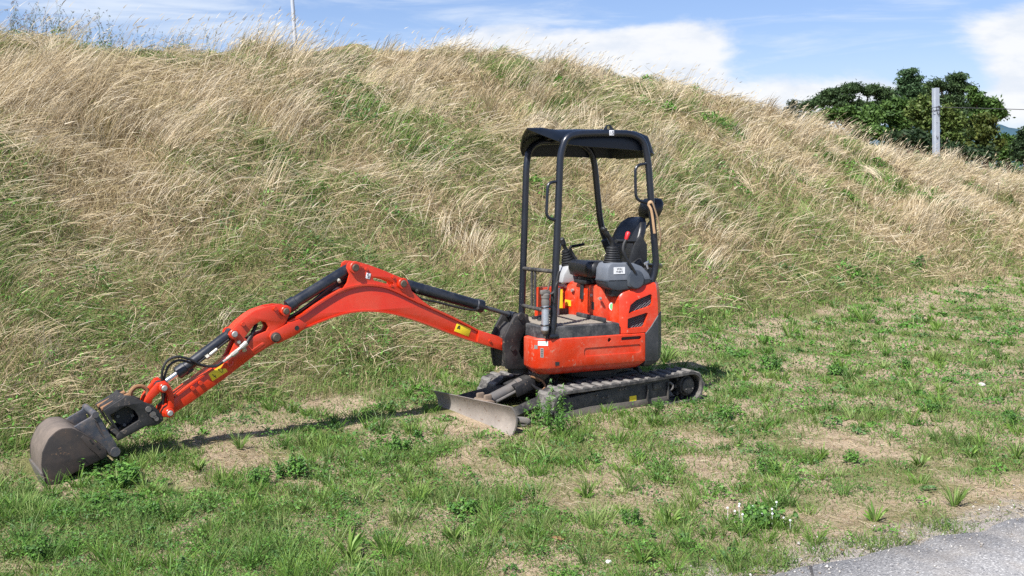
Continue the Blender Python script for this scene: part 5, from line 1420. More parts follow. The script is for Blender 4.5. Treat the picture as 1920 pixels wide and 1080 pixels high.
def green_frac(x, y, u, f):
    g = fbm(x / 1.5, y / 1.5, 21)
    g2 = fbm(x / 0.5, y / 0.5, 27, 2)
    base = 0.56 + 0.30 * smooth(0.42, 0.0, f) * (1 - 0.35 * smooth(700, 1500, u))
    base = base + 0.30 * smooth(560, 180, u) * smooth(0.72, 0.95, f)         # greener crest at the left
    base = base + 0.15 * smooth(1250, 1450, u) * smooth(1750, 1500, u) * smooth(0.5, 0.1, f)
    base = base - 0.12 * smooth(1500, 1700, u)
    return np.clip(base + 2.6 * (g - 0.5) + 1.0 * (g2 - 0.5), 0.02, 0.97)
def flow(x, y):
    return -0.15 + 2.4 * (fbm(x / 2.4, y / 2.4, 31, 2) - 0.5) + 1.2 * (vnoise(x / 0.7, y / 0.7, 36) - 0.5)

Q = 1.0
parts = []
def hill_col(n, isg):
    return np.where(isg[:, None], np.where((rng.random(n) < 0.55)[:, None], pick(OLIVEG, n), pick(GREENS, n)), pick(STRAW[[0, 1, 2, 2, 4, 5]], n))
# A: matted undergrowth over the whole bank, every blade its own way
n = int(165000 * Q)
x, y, u, f = hill_points(n, 1.05)
gfr = green_frac(x, y, u, f); isg = rng.random(n) < gfr
lod = np.clip(y / 11.0, 0.75, 2.6)
L = rng.uniform(0.10, 0.36, n) * (0.70 + 0.6 * fbm(x / 1.1, y / 1.1, 41, 2))
edge = smooth(-0.03, 0.06, f); L *= 0.35 + 0.65 * edge
L *= 1 - 0.25 * smooth(0.80, 1.0, f)
ph = flow(x, y) + rng.normal(0, 1.7, n)
lodge = fbm(x / 1.1, y / 1.1, 44, 2)
th1 = R(40) + R(95) * np.clip(lodge * 1.15 + rng.normal(0, 0.25, n), 0, 1.05)
th0 = np.abs(rng.normal(0.35, 0.35, n))
P = np.stack([x, y, gz(x, y) - 0.015], -1)
parts.append(blades(P, L, 0.0054 * lod * rng.uniform(0.6, 1.35, n), ph, th0, th1, 3, hill_col(n, isg), rng.uniform(0.015, 0.10, n), jitter=rng.normal(0, 0.7, n)))
# B: tussocks, each combed one way; straw on top of the bank, greener lower down
nt = int(2300 * Q); per = 48
tx, ty, tu, tf = hill_points(nt, 0.85, 0.03, 1.04)
dens = fbm(tx / 1.9, ty / 1.9, 51, 2) + 0.08 * smooth(1350, 1800, tu)
keep = rng.random(nt) < smooth(0.46, 0.62, dens) * (1 - 0.82 * smooth(0.60, 0.12, tf)) * (1 - 0.6 * smooth(560, 250, tu) * smooth(0.7, 0.9, tf)) + 0.09
tx, ty, tu, tf = tx[keep], ty[keep], tu[keep], tf[keep]; nt = len(tx)
tg = rng.random(nt) < green_frac(tx, ty, tu, tf) * 0.95
tphi = flow(tx, ty) * 1.1 + 0.15 + rng.normal(0, 0.6, nt)
tphi += np.where(rng.random(nt) < 0.22, rng.uniform(-2.8, 2.8, nt), 0)
tlen = rng.uniform(0.32, 0.80, nt) * np.where(tg, 0.6, 1.0) * (1 - 0.2 * smooth(0.85, 1.0, tf)); tth = rng.uniform(48, 108, nt); tlen *= np.clip(ty / 13, 0.62, 1.05)
tc = STRAW[[0, 0, 1, 3, 3, 5]][rng.integers(0, 6, nt)]; tc[tg] = np.concatenate([OLIVEG, GREENS])[rng.integers(0, 9, int(tg.sum()))]
i = np.repeat(np.arange(nt), per); n = len(i)
spr = rng.uniform(0.04, 0.15, nt)
x = tx[i] + rng.normal(0, 1, n) * spr[i] * (0.8 + ty[i] / 40); y = ty[i] + rng.normal(0, 1, n) * spr[i]
lod = np.clip(y / 11.0, 0.8, 2.6)
L = tlen[i] * rng.uniform(0.45, 1.15, n)
ph = tphi[i] + rng.normal(0, 0.22, n)
th0 = np.abs(rng.normal(0.22, 0.14, n))
th1 = np.radians(tth[i]) + rng.normal(0, 0.25, n)
col = tc[i] * rng.uniform(0.82, 1.2, n)[:, None]
swap = rng.random(n) < 0.25; col[swap] = pick(STRAW, int(swap.sum()))
P = np.stack([x, y, gz(x, y) - 0.015], -1)
parts.append(blades(P, L, 0.0048 * lod * rng.uniform(0.6, 1.25, n), ph, th0, th1, 4, col, rng.uniform(0.03, 0.15, n), jitter=rng.normal(0, 0.35, n)))
# C: flattened straw lying over everything, swirled
n = int(66000 * Q)
x, y, u, f = hill_points(n, 1.0, 0.0, 1.04)
keep = rng.random(n) < smooth(0.44, 0.62, fbm(x / 1.3, y / 1.3, 61, 2)) * (1 - 0.80 * smooth(0.60, 0.10, f)) + 0.05
x, y, u, f = x[keep], y[keep], u[keep], f[keep]; n = len(x)
lod = np.clip(y / 11.0, 0.8, 2.6)
ph = 4.5 * fbm(x / 1.6, y / 1.6, 66, 2) - 2.2 + rng.normal(0, 0.95, n) + np.where(rng.random(n) < 0.35, math.pi, 0)
P = np.stack([x, y, gz(x, y) + rng.uniform(0.03, 0.17, n)], -1)
parts.append(blades(P, rng.uniform(0.14, 0.58, n) * np.clip(y / 13, 0.7, 1.0), 0.0048 * lod * rng.uniform(0.6, 1.25, n), ph, np.radians(rng.uniform(55, 82, n)), np.radians(rng.uniform(75, 108, n)), 4, pick(STRAW[[0, 1, 3, 5]], n), rng.uniform(0.03, 0.18, n), jitter=rng.normal(0, 0.9, n)))
# hay piles along the foot of the bank
nh = 46
hx, hy, hu, hf = hill_points(nh, 1.0, -0.02, 0.16)
i = np.repeat(np.arange(nh), 130); n = len(i)
hr = rng.uniform(0.10, 0.32, nh)
x = hx[i] + rng.normal(0, 1, n) * hr[i]; y = hy[i] + rng.normal(0, 0.7, n) * hr[i]
hh = 0.10 * np.exp(-((x - hx[i]) ** 2 + (y - hy[i]) ** 2) / (hr[i] ** 2))
lod = np.clip(y / 11.0, 0.8, 2.6)
hp = rng.uniform(-1.2, 1.2, nh)
P = np.stack([x, y, gz(x, y) + hh * rng.random(n) + 0.01], -1)
parts.append(blades(P, rng.uniform(0.10, 0.34, n), 0.0046 * lod, hp[i] + rng.normal(0, 0.7, n), np.radians(rng.uniform(45, 85, n)), np.radians(rng.uniform(80, 120, n)), 3, pick(STRAW[[0, 1, 2, 5]], n), 0.01))
# D: fine seed stalks standing above the rest, some on the skyline
n1 = int(5500 * Q); n2 = int(1700 * Q)
x1, y1, u1_, f1 = hill_points(n1, 0.8, 0.05, 0.9); x2, y2, u2_, f2 = hill_points(n2, 1.0, 0.84, 1.06)
x, y, u, f = (np.concatenate(a) for a in ((x1, x2), (y1, y2), (u1_, u2_), (f1, f2)))
keep = rng.random(len(x)) < smooth(0.40, 0.60, fbm(x / 1.2, y / 1.2, 71, 2) + 0.06 * smooth(1400, 1650, u)) * (1 - 0.6 * smooth(520, 300, u)); x, y, u, f = x[keep], y[keep], u[keep], f[keep]; n = len(x)
lod = np.clip(y / 11.0, 0.8, 2.4)
ph = flow(x, y) * 0.4 + rng.normal(0.1, 0.35, n)
L = rng.uniform(0.40, 0.85, n)
P = np.stack([x, y, gz(x, y)], -1)
th0 = np.abs(rng.normal(0.15, 0.1, n)); th1 = np.radians(rng.uniform(25, 70, n)); col = pick(STRAW[[0, 1, 3]], n)
parts.append(blades(P, L, 0.0030 * lod, ph, th0, th1, 4, col))
pos = P.copy()
for k in range(4):
    th = th0 + (th1 - th0) * (k + 0.5) / 4
    pos = pos + np.stack([np.sin(th) * np.cos(ph), np.sin(th) * np.sin(ph), np.cos(th)], -1) * (L / 4)[:, None]
parts.append(blades(pos - np.stack([np.sin(th1) * np.cos(ph), np.sin(th1) * np.sin(ph), np.cos(th1)], -1) * 0.05, rng.uniform(0.08, 0.14, n), 0.009 * lod ** 0.7 * rng.uniform(0.6, 1.2, n), ph, th1, th1 + 0.3, 2, col * 1.03))
v, l, s, c = join(parts)
tag(link('tall_grass', np_mesh('tall_grass', v, l, s, M_STRAW, c)), kind='stuff')

# ---- lawn
def blocked(x, y):
    """under the tracks, blade and bucket nothing long grows through"""
    q_ = np.array(FU.inverted())
    lx = q_[0, 0] * x + q_[0, 1] * y + q_[0, 3]; ly = q_[1, 0] * x + q_[1, 1] * y + q_[1, 3]
    b1 = (lx > -0.93) & (lx < 0.80) & (np.abs(ly) < 0.505)
    b2 = (lx > 1.05) & (lx < 1.30) & (ly > -0.48) & (ly < 0.58)
    qa = np.array(FA.inverted())
    ax = qa[0, 0] * x + qa[0, 1] * y + qa[0, 3]; ay = qa[1, 0] * x + qa[1, 1] * y + qa[1, 3]
    b3 = (ax > 3.1) & (ax < 3.62) & (ay > -0.21) & (ay < 0.21 + 0.16 * smooth(3.25, 3.4, ax))
    return b1 | b2 | b3
def lawn_points(n, dmin=3.9, alpha=1.35):
    u = rng.uniform(-260, 2300, n)
    dmax = foot_depth(np.minimum(u, 2235)) + 0.5
    t = rng.random(n); e = 1 - alpha
    d = (dmin ** e + t * (dmax ** e - dmin ** e)) ** (1 / e)
    x = (u - 960) / 1950 * d
    pd = path_d(x, d)
    ok = (pd < -0.02) & ~blocked(x, d)
    return x[ok], d[ok], u[ok]
def cover(x, y):
    g = 0.45 * fbm(x / 0.75, y / 0.75, 81, 2) + 0.55 * fbm(x / 0.24, y / 0.24, 83, 2)
    big = fbm(x / 2.6, y / 2.6, 85, 2)
    uu, vv = uv_of(x, y)
    c = g + 0.50 * (big - 0.5)
    c = c + 0.24 * smooth(0.9, 2.6, x) * smooth(7.6, 9.2, y)          # lusher beyond the machine
    c = c - 0.02 * smooth(-2.4, -0.5, x) * smooth(-1.2, -0.2, vv) * smooth(3.0, 1.0, x)   # bare strip at the foot of the bank
    c = c + 0.16 * np.exp(-((x + 0.25) ** 2 / 0.45 + (y - 7.45) ** 2 / 0.22)) + 0.13 * np.exp(-((x - 0.95) ** 2 / 0.7 + (y - 8.0) ** 2 / 0.12)) + 0.07 * smooth(0.5, -1.5, x) * smooth(7.0, 5.8, y)
    pdv = path_d(x, y)
    c = c - 0.10 * smooth(-0.5, -0.05, pdv)
    return c
parts = []
n = int(262000 * Q)
x, y, u = lawn_points(n); n = len(x)
cv = cover(x, y)
pg = smooth(0.25, 0.50, cv)
green = rng.random(n) < pg * 0.84 + 0.13
keep = green | (rng.random(n) < 0.55)
x, y, u, cv, green = x[keep], y[keep], u[keep], cv[keep], green[keep]; n = len(x)
lod = np.clip(y / 6.5, 0.8, 3.0)
tall = fbm(x / 0.33, y / 0.33, 91, 2)
L = np.where(green, rng.uniform(0.026, 0.074, n) * (0.55 + 1.0 * smooth(0.45, 0.75, tall)), rng.uniform(0.03, 0.09, n))
L *= 1 + 0.25 * smooth(8, 16, y)
th0 = np.where(green, np.abs(rng.normal(0.50, 0.32, n)), np.radians(rng.uniform(60, 88, n)))
th1 = np.where(green, th0 + rng.uniform(0.1, 0.9, n), np.radians(rng.uniform(80, 100, n)))
gcol = pick(GREENS, n); yel = rng.random(n) < 0.26; gcol[yel] = pick(OLIVEG, int(yel.sum()))
tint = smooth(0.35, 0.7, fbm(x / 0.9, y / 0.9, 95, 2))[:, None]
gcol = gcol * (1 - tint * 0.22) + np.array([0.16, 0.23, 0.09]) * tint * 0.22
col = np.where(green[:, None], gcol, pick(STRAW, n) * 0.88)
Wd = np.where(green, 0.0048, 0.0026) * lod * rng.uniform(0.6, 1.35, n)
P = np.stack([x, y, gz(x, y) - 0.004 + np.where(green, 0, rng.uniform(0.006, 0.016, n))], -1)
parts.append(blades(P, L, Wd, rng.uniform(0, 2 * math.pi, n), th0, th1, 2, col, 0.002))
# longer tufts of grass
nt = int(1500 * Q); tx, ty, tu = lawn_points(nt, alpha=1.05); cvt = cover(tx, ty)
k_ = rng.random(len(tx)) < smooth(0.36, 0.52, cvt) * 0.75 + 0.05; tx, ty = tx[k_], ty[k_]; nt = len(tx)
i = np.repeat(np.arange(nt), 34); n = len(i)
sp = rng.uniform(0.02, 0.06, nt); lt = rng.uniform(0.07, 0.17, nt)
ang = rng.uniform(0, 2 * math.pi, n); rad = sp[i] * np.sqrt(rng.random(n))
x = tx[i] + rad * np.cos(ang); y = ty[i] + rad * np.sin(ang)
lod = np.clip(y / 6.5, 0.8, 3.0); tcol = pick(GREENS, nt)
col = tcol[i] * rng.uniform(0.8, 1.25, n)[:, None]
P = np.stack([x, y, gz(x, y) - 0.004], -1)
parts.append(blades(P, lt[i] * rng.uniform(0.5, 1.1, n), 0.0048 * lod * rng.uniform(0.6, 1.2, n), ang + rng.normal(0, 0.5, n), np.abs(rng.normal(0.25, 0.2, n)), rng.uniform(0.5, 1.5, n), 3, col, 0.003))
v, l, s, c = join(parts)
tag(link('short_grass', np_mesh('short_grass', v, l, s, M_GREEN, c)), kind='stuff')

# ---- low leafy ground cover: ovals in loose patches
def leaves(P, size, col, tilt=0.5, asp=0.55):
    n = len(P)
    nrm = rng.normal(size=(n, 3)) * tilt + np.array([0, 0, 1.0]); nrm /= np.linalg.norm(nrm, axis=1)[:, None]
    a = np.cross(nrm, rng.normal(size=(n, 3))); a /= np.linalg.norm(a, axis=1)[:, None]; b_ = np.cross(nrm, a)
    s = size[:, None]
    V = np.stack([P - a * s, P - a * s * 0.25 + b_ * s * asp, P + a * s, P - a * s * 0.25 - b_ * s * asp], 1).reshape(-1, 3)
    return V, np.arange(n * 4), np.arange(n) * 4, np.repeat(col, 4, axis=0)
LEAFC = np.array([(0.085, 0.205, 0.032), (0.062, 0.155, 0.030), (0.125, 0.25, 0.048), (0.09, 0.175, 0.055)])
n = int(110000 * Q); x, y, u = lawn_points(n, alpha=1.5); cv = cover(x, y) * 0.6 + 0.4 * fbm(x / 0.4, y / 0.4, 101, 2)
k_ = rng.random(len(x)) < smooth(0.44, 0.58, cv); x, y = x[k_], y[k_]; n = len(x)
lod = np.clip(y / 6.5, 0.8, 2.6)
h = rng.uniform(0.008, 0.07, n) * smooth(0.3, 0.7, fbm(x / 0.3, y / 0.3, 105, 2)) + 0.008
P = np.stack([x, y, gz(x, y) + h], -1)
v, l, s, c = leaves(P, 0.0085 * lod * rng.uniform(0.6, 1.5, n), pick(LEAFC, n))
cps = [(v, l, s, c)]
nt = int(1500 * Q); tx, ty, tu = lawn_points(nt, alpha=1.25); cvt = cover(tx, ty)
k_ = rng.random(len(tx)) < smooth(0.34, 0.50, cvt) * 0.9 + 0.06; tx, ty = tx[k_], ty[k_]; nt = len(tx)
cr = rng.uniform(0.03, 0.12, nt) * np.clip(ty / 6.5, 0.8, 1.8); ch = rng.uniform(0.015, 0.085, nt); ls = rng.uniform(0.007, 0.016, nt)
cc_ = LEAFC[rng.integers(0, 4, nt)] * rng.uniform(0.85, 1.25, nt)[:, None]
i = np.repeat(np.arange(nt), 42); n = len(i)
a_ = rng.uniform(0, 2 * math.pi, n); r_ = np.sqrt(rng.random(n))
x = tx[i] + cr[i] * r_ * np.cos(a_); y = ty[i] + cr[i] * r_ * np.sin(a_)
ok = (path_d(x, y) < 0) & ~blocked(x, y); x, y, i, r_, a_ = x[ok], y[ok], i[ok], r_[ok], a_[ok]; n = len(i)
z = gz(x, y) + 0.006 + ch[i] * (1 - r_ ** 2) * rng.uniform(0.5, 1.0, n)
lod = np.clip(y / 6.5, 0.8, 2.6)
cps.append(leaves(np.stack([x, y, z], -1), ls[i] * lod * rng.uniform(0.6, 1.4, n), cc_[i] * rng.uniform(0.85, 1.2, n)[:, None], 0.55, 0.45))
# leafy herbs among the grass of the bank
nt = 420; tx, ty, tu, tf = hill_points(nt, 1.0, 0.0, 1.02)
k_ = rng.random(nt) < smooth(0.45, 0.75, green_frac(tx, ty, tu, tf)); tx, ty = tx[k_], ty[k_]; nt = len(tx)
hr = rng.uniform(0.10, 0.34, nt); hc = LEAFC[rng.integers(0, 4, nt)] * rng.uniform(0.9, 1.35, nt)[:, None]
i = np.repeat(np.arange(nt), 75); n = len(i)
a_ = rng.uniform(0, 2 * math.pi, n); r_ = np.sqrt(rng.random(n))
x = tx[i] + hr[i] * r_ * np.cos(a_); y = ty[i] + hr[i] * r_ * np.sin(a_)
P = np.stack([x, y, gz(x, y) + 0.03 + (0.10 + 0.6 * hr[i]) * (1 - 0.7 * r_ ** 2) * rng.uniform(0.3, 1.0, n)], -1)
cps.append(leaves(P, 0.022 * np.clip(y / 11, 0.8, 2.2) * rng.uniform(0.6, 1.5, n), hc[i] * rng.uniform(0.8, 1.2, n)[:, None], 0.8, 0.36))
v, l, s, c = join(cps)
tag(link('ground_cover', np_mesh('ground_cover', v, l, s, M_LEAF, c)), kind='stuff')

# ------------------------------------------------------------------ single plants
def ground_px(u, v):
    """point of the flat ground in the direction of picture position (u, v)"""
    d = EYE * 1950 / (v - 360)
    return (u - 960) / 1950 * d, d
def leafy_mesh(seed, r, h, n, leaf, asp=0.5, stems=14, mound=True, pal=LEAFC):
    rg = np.random.default_rng(seed)
    V, Lp, S, C = [], [], [], []
    parts = []
    sx = rg.normal(0, r * 0.45, stems); sy = rg.normal(0, r * 0.45, stems)
    lean = np.stack([sx, sy], -1) / max(r, 1e-3) * 0.5 + rg.normal(0, 0.12, (stems, 2))
    hs = h * rg.uniform(0.55, 1.05, stems) * np.exp(-(sx ** 2 + sy ** 2) / (2 * (r * 0.9) ** 2))
    i = rg.integers(0, stems, n); t = rg.uniform(0.12, 1.0, n) ** 0.8
    az = rg.uniform(0, 2 * math.pi, n); out = leaf * rg.uniform(0.6, 1.6, n) * (1.15 - 0.6 * t)
    P = np.stack([sx[i] * 0.55 + lean[i, 0] * hs[i] * t + np.cos(az) * out, sy[i] * 0.55 + lean[i, 1] * hs[i] * t + np.sin(az) * out, hs[i] * t + 0.006], -1)
    nrm = np.stack([np.cos(az) * 0.5, np.sin(az) * 0.5, np.ones(n)], -1) + rg.normal(0, 0.35, (n, 3)); nrm /= np.linalg.norm(nrm, axis=1)[:, None]
    a = np.stack([np.cos(az), np.sin(az), -0.2 + rg.normal(0, 0.25, n)], -1); a -= nrm * (a * nrm).sum(1)[:, None]; a /= np.linalg.norm(a, axis=1)[:, None]
    b_ = np.cross(nrm, a); s = (leaf * rg.uniform(0.6, 1.25, n) * (1.1 - 0.4 * t))[:, None]
    mid = P + a * s * 0.1 - nrm * s * 0.12
    v = np.stack([P - a * s, mid + b_ * s * asp, P + a * s, mid - b_ * s * asp], 1).reshape(-1, 3)
    c = np.repeat(pal[rg.integers(0, len(pal), n)] * rg.uniform(0.8, 1.25, n)[:, None], 4, axis=0)
    parts.append((v, np.arange(n * 4), np.arange(n) * 4, c))
    st_P = np.stack([sx * 0.55, sy * 0.55, np.zeros(stems) - 0.01], -1)
    ph = np.arctan2(lean[:, 1], lean[:, 0]); th = np.arctan(np.hypot(lean[:, 0], lean[:, 1]))
    parts.append(blades(st_P, hs * 1.02, np.full(stems, 0.005), ph, th, th, 3, pick(LEAFC, stems)))
    return np_mesh('leafy_weed', *join(parts)[:3], M_LEAF, join(parts)[3])
def rosette_mesh(seed, r, n, w, th=(0.7, 1.35), pal=GREENS):
    rg = np.random.default_rng(seed)
    az = rg.uniform(0, 2 * math.pi, n)
    P = np.stack([np.cos(az) * r * 0.08, np.sin(az) * r * 0.08, np.zeros(n)], -1)
    L = r * rg.uniform(0.6, 1.15, n); t0 = rg.uniform(0.15, th[0], n)
    v, l, s, c = blades(P, L, np.full(n, w) * rg.uniform(0.7, 1.2, n), az, t0, t0 + rg.uniform(0.2, th[1] - 0.4, n), 4, pal[rg.integers(0, len(pal), n)] * rg.uniform(0.85, 1.2, n)[:, None])
    return np_mesh('leaf_rosette', v, l, s, M_LEAF, c)
def plant(name, me, x, y, sc, label, cat, group=None, flat=1.0):
    o = link(name, me); o.location = (x, y, gz1(x, y) - 0.003); o.rotation_euler = (0, 0, rng.uniform(0, 6.28)); o.scale = (sc, sc, sc * rng.uniform(0.85, 1.15))
    o.scale[2] *= flat; tag(o, label, cat, group); return o
BUSHY = [leafy_mesh(200 + k, 0.17, 0.16, 760, 0.014) for k in range(3)]
TALLW = [leafy_mesh(210 + k, 0.11, 0.38, 620, 0.018, 0.34, 12) for k in range(2)]
CLOV = [leafy_mesh(220 + k, 0.16, 0.07, 420, 0.012, 0.75, 26) for k in range(2)]
ROSE = [rosette_mesh(230 + k, 0.13, 24, 0.017) for k in range(3)]
TUFT = [rosette_mesh(240 + k, 0.20, 60, 0.006, (0.55, 1.3)) for k in range(2)]
ux, uy = ground_px(1048, 822); plant('leafy_weed', TALLW[0], ux, uy, 1.05, 'tall leafy weed growing right in front of the near track of the digger', 'weed')
ux, uy = ground_px(1022, 806); plant('leafy_weed', TALLW[1], ux, uy, 0.85, 'shorter leafy weed between the dozer blade and the near track', 'weed')
ux, uy = ground_px(1235, 772); plant('leafy_weed', BUSHY[1], ux, uy, 0.55, 'small weed growing against the rear part of the near track', 'weed')
ux, uy = ground_px(235, 925); plant('leafy_weed', BUSHY[0], ux, uy, 1.55, 'bushy dark green weed just right of the bucket', 'weed', None, 0.6)
ux, uy = ground_px(175, 900); plant('leafy_weed', BUSHY[2], ux, uy, 1.15, 'bushy weed directly under the mouth of the bucket', 'weed', None, 0.7)
ux, uy = ground_px(190, 965); plant('leafy_weed', BUSHY[1], ux, uy, 1.3, 'bushy weed in front of the bucket, nearest to the camera of those round it', 'weed', None, 0.6)
ux, uy = ground_px(1247, 690); plant('grass_tuft', TUFT[0], ux, uy, 1.1, 'dark tuft of long grass behind the rear of the digger', 'grass tuft')
ux, uy = ground_px(1620, 610); plant('grass_tuft', TUFT[1], ux, uy, 1.9, 'fresh green tuft of long grass at the foot of the bank, right of the digger', 'grass tuft')
ux, uy = ground_px(1430, 985)
cl = plant('clover_clump', CLOV[0], ux, uy, 1.6, 'clover clump with white flower heads in the lawn', 'clover')
fl = MB()
for k in range(16):
    a = rng.uniform(0, 6.28); r_ = 0.12 * math.sqrt(rng.random()); zz = 0.022 + 0.03 * rng.random()
    fl.lathe([(0.0, 0), (0.003, 0.001), (0.0042, 0.0035), (0.003, 0.006), (0, 0.007)], (r_ * math.cos(a), r_ * math.sin(a), zz), (0, 0, 1), 6)
    fl.cyl((r_ * math.cos(a), r_ * math.sin(a), 0), (r_ * math.cos(a), r_ * math.sin(a), zz), 0.0005, n=3)
tag(free(fl, 'flower_head', WHITE, cl), kind='stuff')
ux, uy = ground_px(870, 965); plant('broadleaf_weed', CLOV[1], ux, uy, 1.1, 'flat dark broad-leaved weed in the lawn below the dozer blade', 'weed')
ux, uy = ground_px(1440, 890); plant('leafy_weed', BUSHY[0], ux, uy, 0.85, 'round leafy weed in the dry lawn, right of the middle', 'weed')
ux, uy = ground_px(1050, 815)
WEEDS = [(290, 985, 0.75, 'dark leafy weed in the lawn in front of the bucket weeds'), (560, 905, 1.15, 'broad leafy weed in the lawn in front of the middle of the boom shadow'),
 (490, 920, 0.8, 'leafy weed at the left side of the broad weed by the boom shadow'), (755, 850, 0.95, 'leafy weed in the lawn close to the left end of the dozer blade'),
 (1440, 700, 1.3, 'large leafy weed in the lawn to the right of the rear of the track'), (1565, 705, 1.0, 'leafy weed in the lawn, second one going right from the rear of the track'),
 (1700, 690, 0.9, 'leafy weed in the lawn halfway between the digger and the right edge'), (1360, 790, 0.85, 'leafy weed in the lawn just behind the rear end of the near track'),
 (1600, 870, 0.6, 'small leafy weed in the dry part of the lawn at the right'), (1895, 800, 0.85, 'leafy weed touching the right edge of the picture'),
 (1200, 870, 0.6, 'small leafy weed in the lawn in front of the middle of the near track'), (80, 1050, 0.85, 'leafy weed in the bottom left corner of the lawn'),
 (1750, 780, 0.8, 'leafy weed below the orange leaf at the right of the lawn'), (1180, 985, 0.65, 'leafy weed in the foreground lawn left of the clover clump')]
for u_, v_, sc, lab in WEEDS:
    ux, uy = ground_px(u_, v_); plant('leafy_weed', BUSHY[int(rng.integers(3))], ux, uy, sc, lab, 'weed', 'leafy weeds scattered in the lawn')
ROSES = [(655, 1055, 1.1, 'large plantain rosette at the bottom edge, left of the middle'), (850, 1020, 0.8, 'plantain rosette in the foreground below the dozer blade'),
 (1100, 935, 0.75, 'plantain rosette in the lawn in front of the tall track weed'), (1255, 985, 0.8, 'plantain rosette in the foreground, left of the clover clump'),
 (1725, 880, 0.85, 'plantain rosette in the dry lawn near the right edge'), (1540, 860, 0.8, 'plantain rosette in the dry lawn behind the round leafy weed'),
 (1640, 975, 0.9, 'plantain rosette beside the asphalt path, right of the clover'), (370, 900, 0.9, 'plantain rosette beside the left end of the boom shadow'),
 (1205, 1065, 0.9, 'plantain rosette at the bottom edge near the asphalt path'), (1820, 865, 0.75, 'plantain rosette closest to the right edge of the lawn')]
for u_, v_, sc, lab in ROSES:
    ux, uy = ground_px(u_, v_); plant('leaf_rosette', ROSE[int(rng.integers(3))], ux, uy, sc, lab, 'plantain', 'plantain rosettes in the lawn')
TUFTS = [(1790, 950, 0.8, 'grass tuft hanging over the edge of the asphalt path'), (1905, 870, 0.7, 'grass tuft at the right edge, above the asphalt path'),
 (700, 880, 0.6, 'grass tuft in the lawn left of the dozer blade'), (1390, 1010, 0.6, 'grass tuft just in front of the clover clump'),
 (450, 860, 0.7, 'grass tuft standing in the shadow of the boom'), (1480, 640, 1.2, 'grass tuft at the bank foot, first one right of the digger'),
 (1680, 590, 1.1, 'grass tuft at the bank foot, farthest to the right'), (30, 980, 0.7, 'grass tuft at the left edge below the bucket')]
for u_, v_, sc, lab in TUFTS:
    ux, uy = ground_px(u_, v_); plant('grass_tuft', TUFT[int(rng.integers(2))], ux, uy, sc, lab, 'grass tuft', 'grass tufts in the lawn')

# flowering weeds against the sky on the left of the crest
def thistle_mesh(seed):
    rg = np.random.default_rng(seed); parts = []; hts = []
    ns = 5
    for k in range(ns):
        az = rg.uniform(0, 6.28); h = rg.uniform(0.45, 0.95); th = rg.uniform(0.02, 0.22)
        p0 = np.array([[rg.normal(0, 0.07), rg.normal(0, 0.07), -0.02]])
        stem = np.array([[0.13, 0.17, 0.075]])
        for w_ in (0, 1): parts.append(blades(p0, np.array([h]), np.array([0.008]), np.array([az]), np.array([th]), np.array([th + 0.1]), 3, stem))
        for j in range(7):
            t = rg.uniform(0.35, 1.0); br = az + rg.uniform(-2, 2)
            q0 = p0 + np.array([[math.sin(th) * math.cos(az) * h * t, math.sin(th) * math.sin(az) * h * t, math.cos(th) * h * t]])
            l_ = rg.uniform(0.07, 0.20)
            parts.append(blades(q0, np.array([l_]), np.array([0.006]), np.array([br]), np.array([0.7]), np.array([0.4]), 2, stem))
            hp = q0 + np.array([[math.sin(0.55) * math.cos(br) * l_, math.sin(0.55) * math.sin(br) * l_, math.cos(0.55) * l_]])
            m_ = 7
            hc = np.where(rg.random((m_, 1)) < 0.6, np.array([[0.13, 0.16, 0.10]]), np.array([[0.22, 0.17, 0.24]]))
            parts.append(leaves(hp + rg.normal(0, 0.012, (m_, 3)), np.full(m_, 0.012), hc, 1.5, 0.6))
    m_ = 220
    az = rg.uniform(0, 6.28, m_); r_ = rg.uniform(0.02, 0.18, m_)
    parts.append(leaves(np.stack([r_ * np.cos(az), r_ * np.sin(az), rg.uniform(0.02, 0.34, m_)], -1), rg.uniform(0.02, 0.05, m_), pick(LEAFC * 1.1, m_), 0.8, 0.3))
    v, l, s, c = join(parts)
    return np_mesh('flowering_weed', v, l, s, M_LEAF, c)
TH = [thistle_mesh(300 + k) for k in range(4)]
grp = 'flowering weeds on the crest of the bank'; lab = 'thin dark flowering weed against the sky on the crest of the bank'
for k, (u_, off) in enumerate(((12, 0), (30, 0.6), (48, 0.2), (68, 0.8), (88, 0.3), (110, 1.0), (128, 0.1), (158, 0.7), (190, 1.0), (204, 0.4), (222, 0.9), (236, 0.2), (262, 0.8), (285, 0.3), (318, 0.6), (345, 0.9), (395, 0.5), (-30, 0.5), (-60, 0.2))):
    d = float(foot_depth(np.array([u_]))[0] + crest_len(u_)) + 0.3 + off
    x = (u_ - 960) / 1950 * d
    plant('flowering_weed', TH[k % 4], x, d, 0.74 if u_ < 250 else 0.58, lab, 'weed', grp)

# loose grit along the broken edge of the path
ng = 2600
gs = rng.uniform(-3.0, 8.0, ng); gd = rng.normal(-0.05, 0.16, ng)
gx_ = PE[0] + PD[0] * gs + PN[0] * gd; gy_ = PE[1] + PD[1] * gs + PN[1] * gd
pd_ = path_d(gx_, gy_)
gr_ = rng.uniform(0.002, 0.0075, ng) * np.where(rng.random(ng) < 0.06, 2.0, 1.0)
gz_ = np.where(pd_ > 0, 0.022, gz(gx_, gy_)) + gr_ * 0.4
oc = np.array([(1, 0, 0), (-1, 0, 0), (0, 1, 0), (0, -1, 0), (0, 0, 0.7), (0, 0, -0.7)], float)
of = np.array([(0, 2, 4), (2, 1, 4), (1, 3, 4), (3, 0, 4), (2, 0, 5), (1, 2, 5), (3, 1, 5), (0, 3, 5)])
vg_ = np.stack([gx_, gy_, gz_], -1)[:, None, :] + oc[None] * gr_[:, None, None] * rng.uniform(0.6, 1.4, (ng, 6, 3))
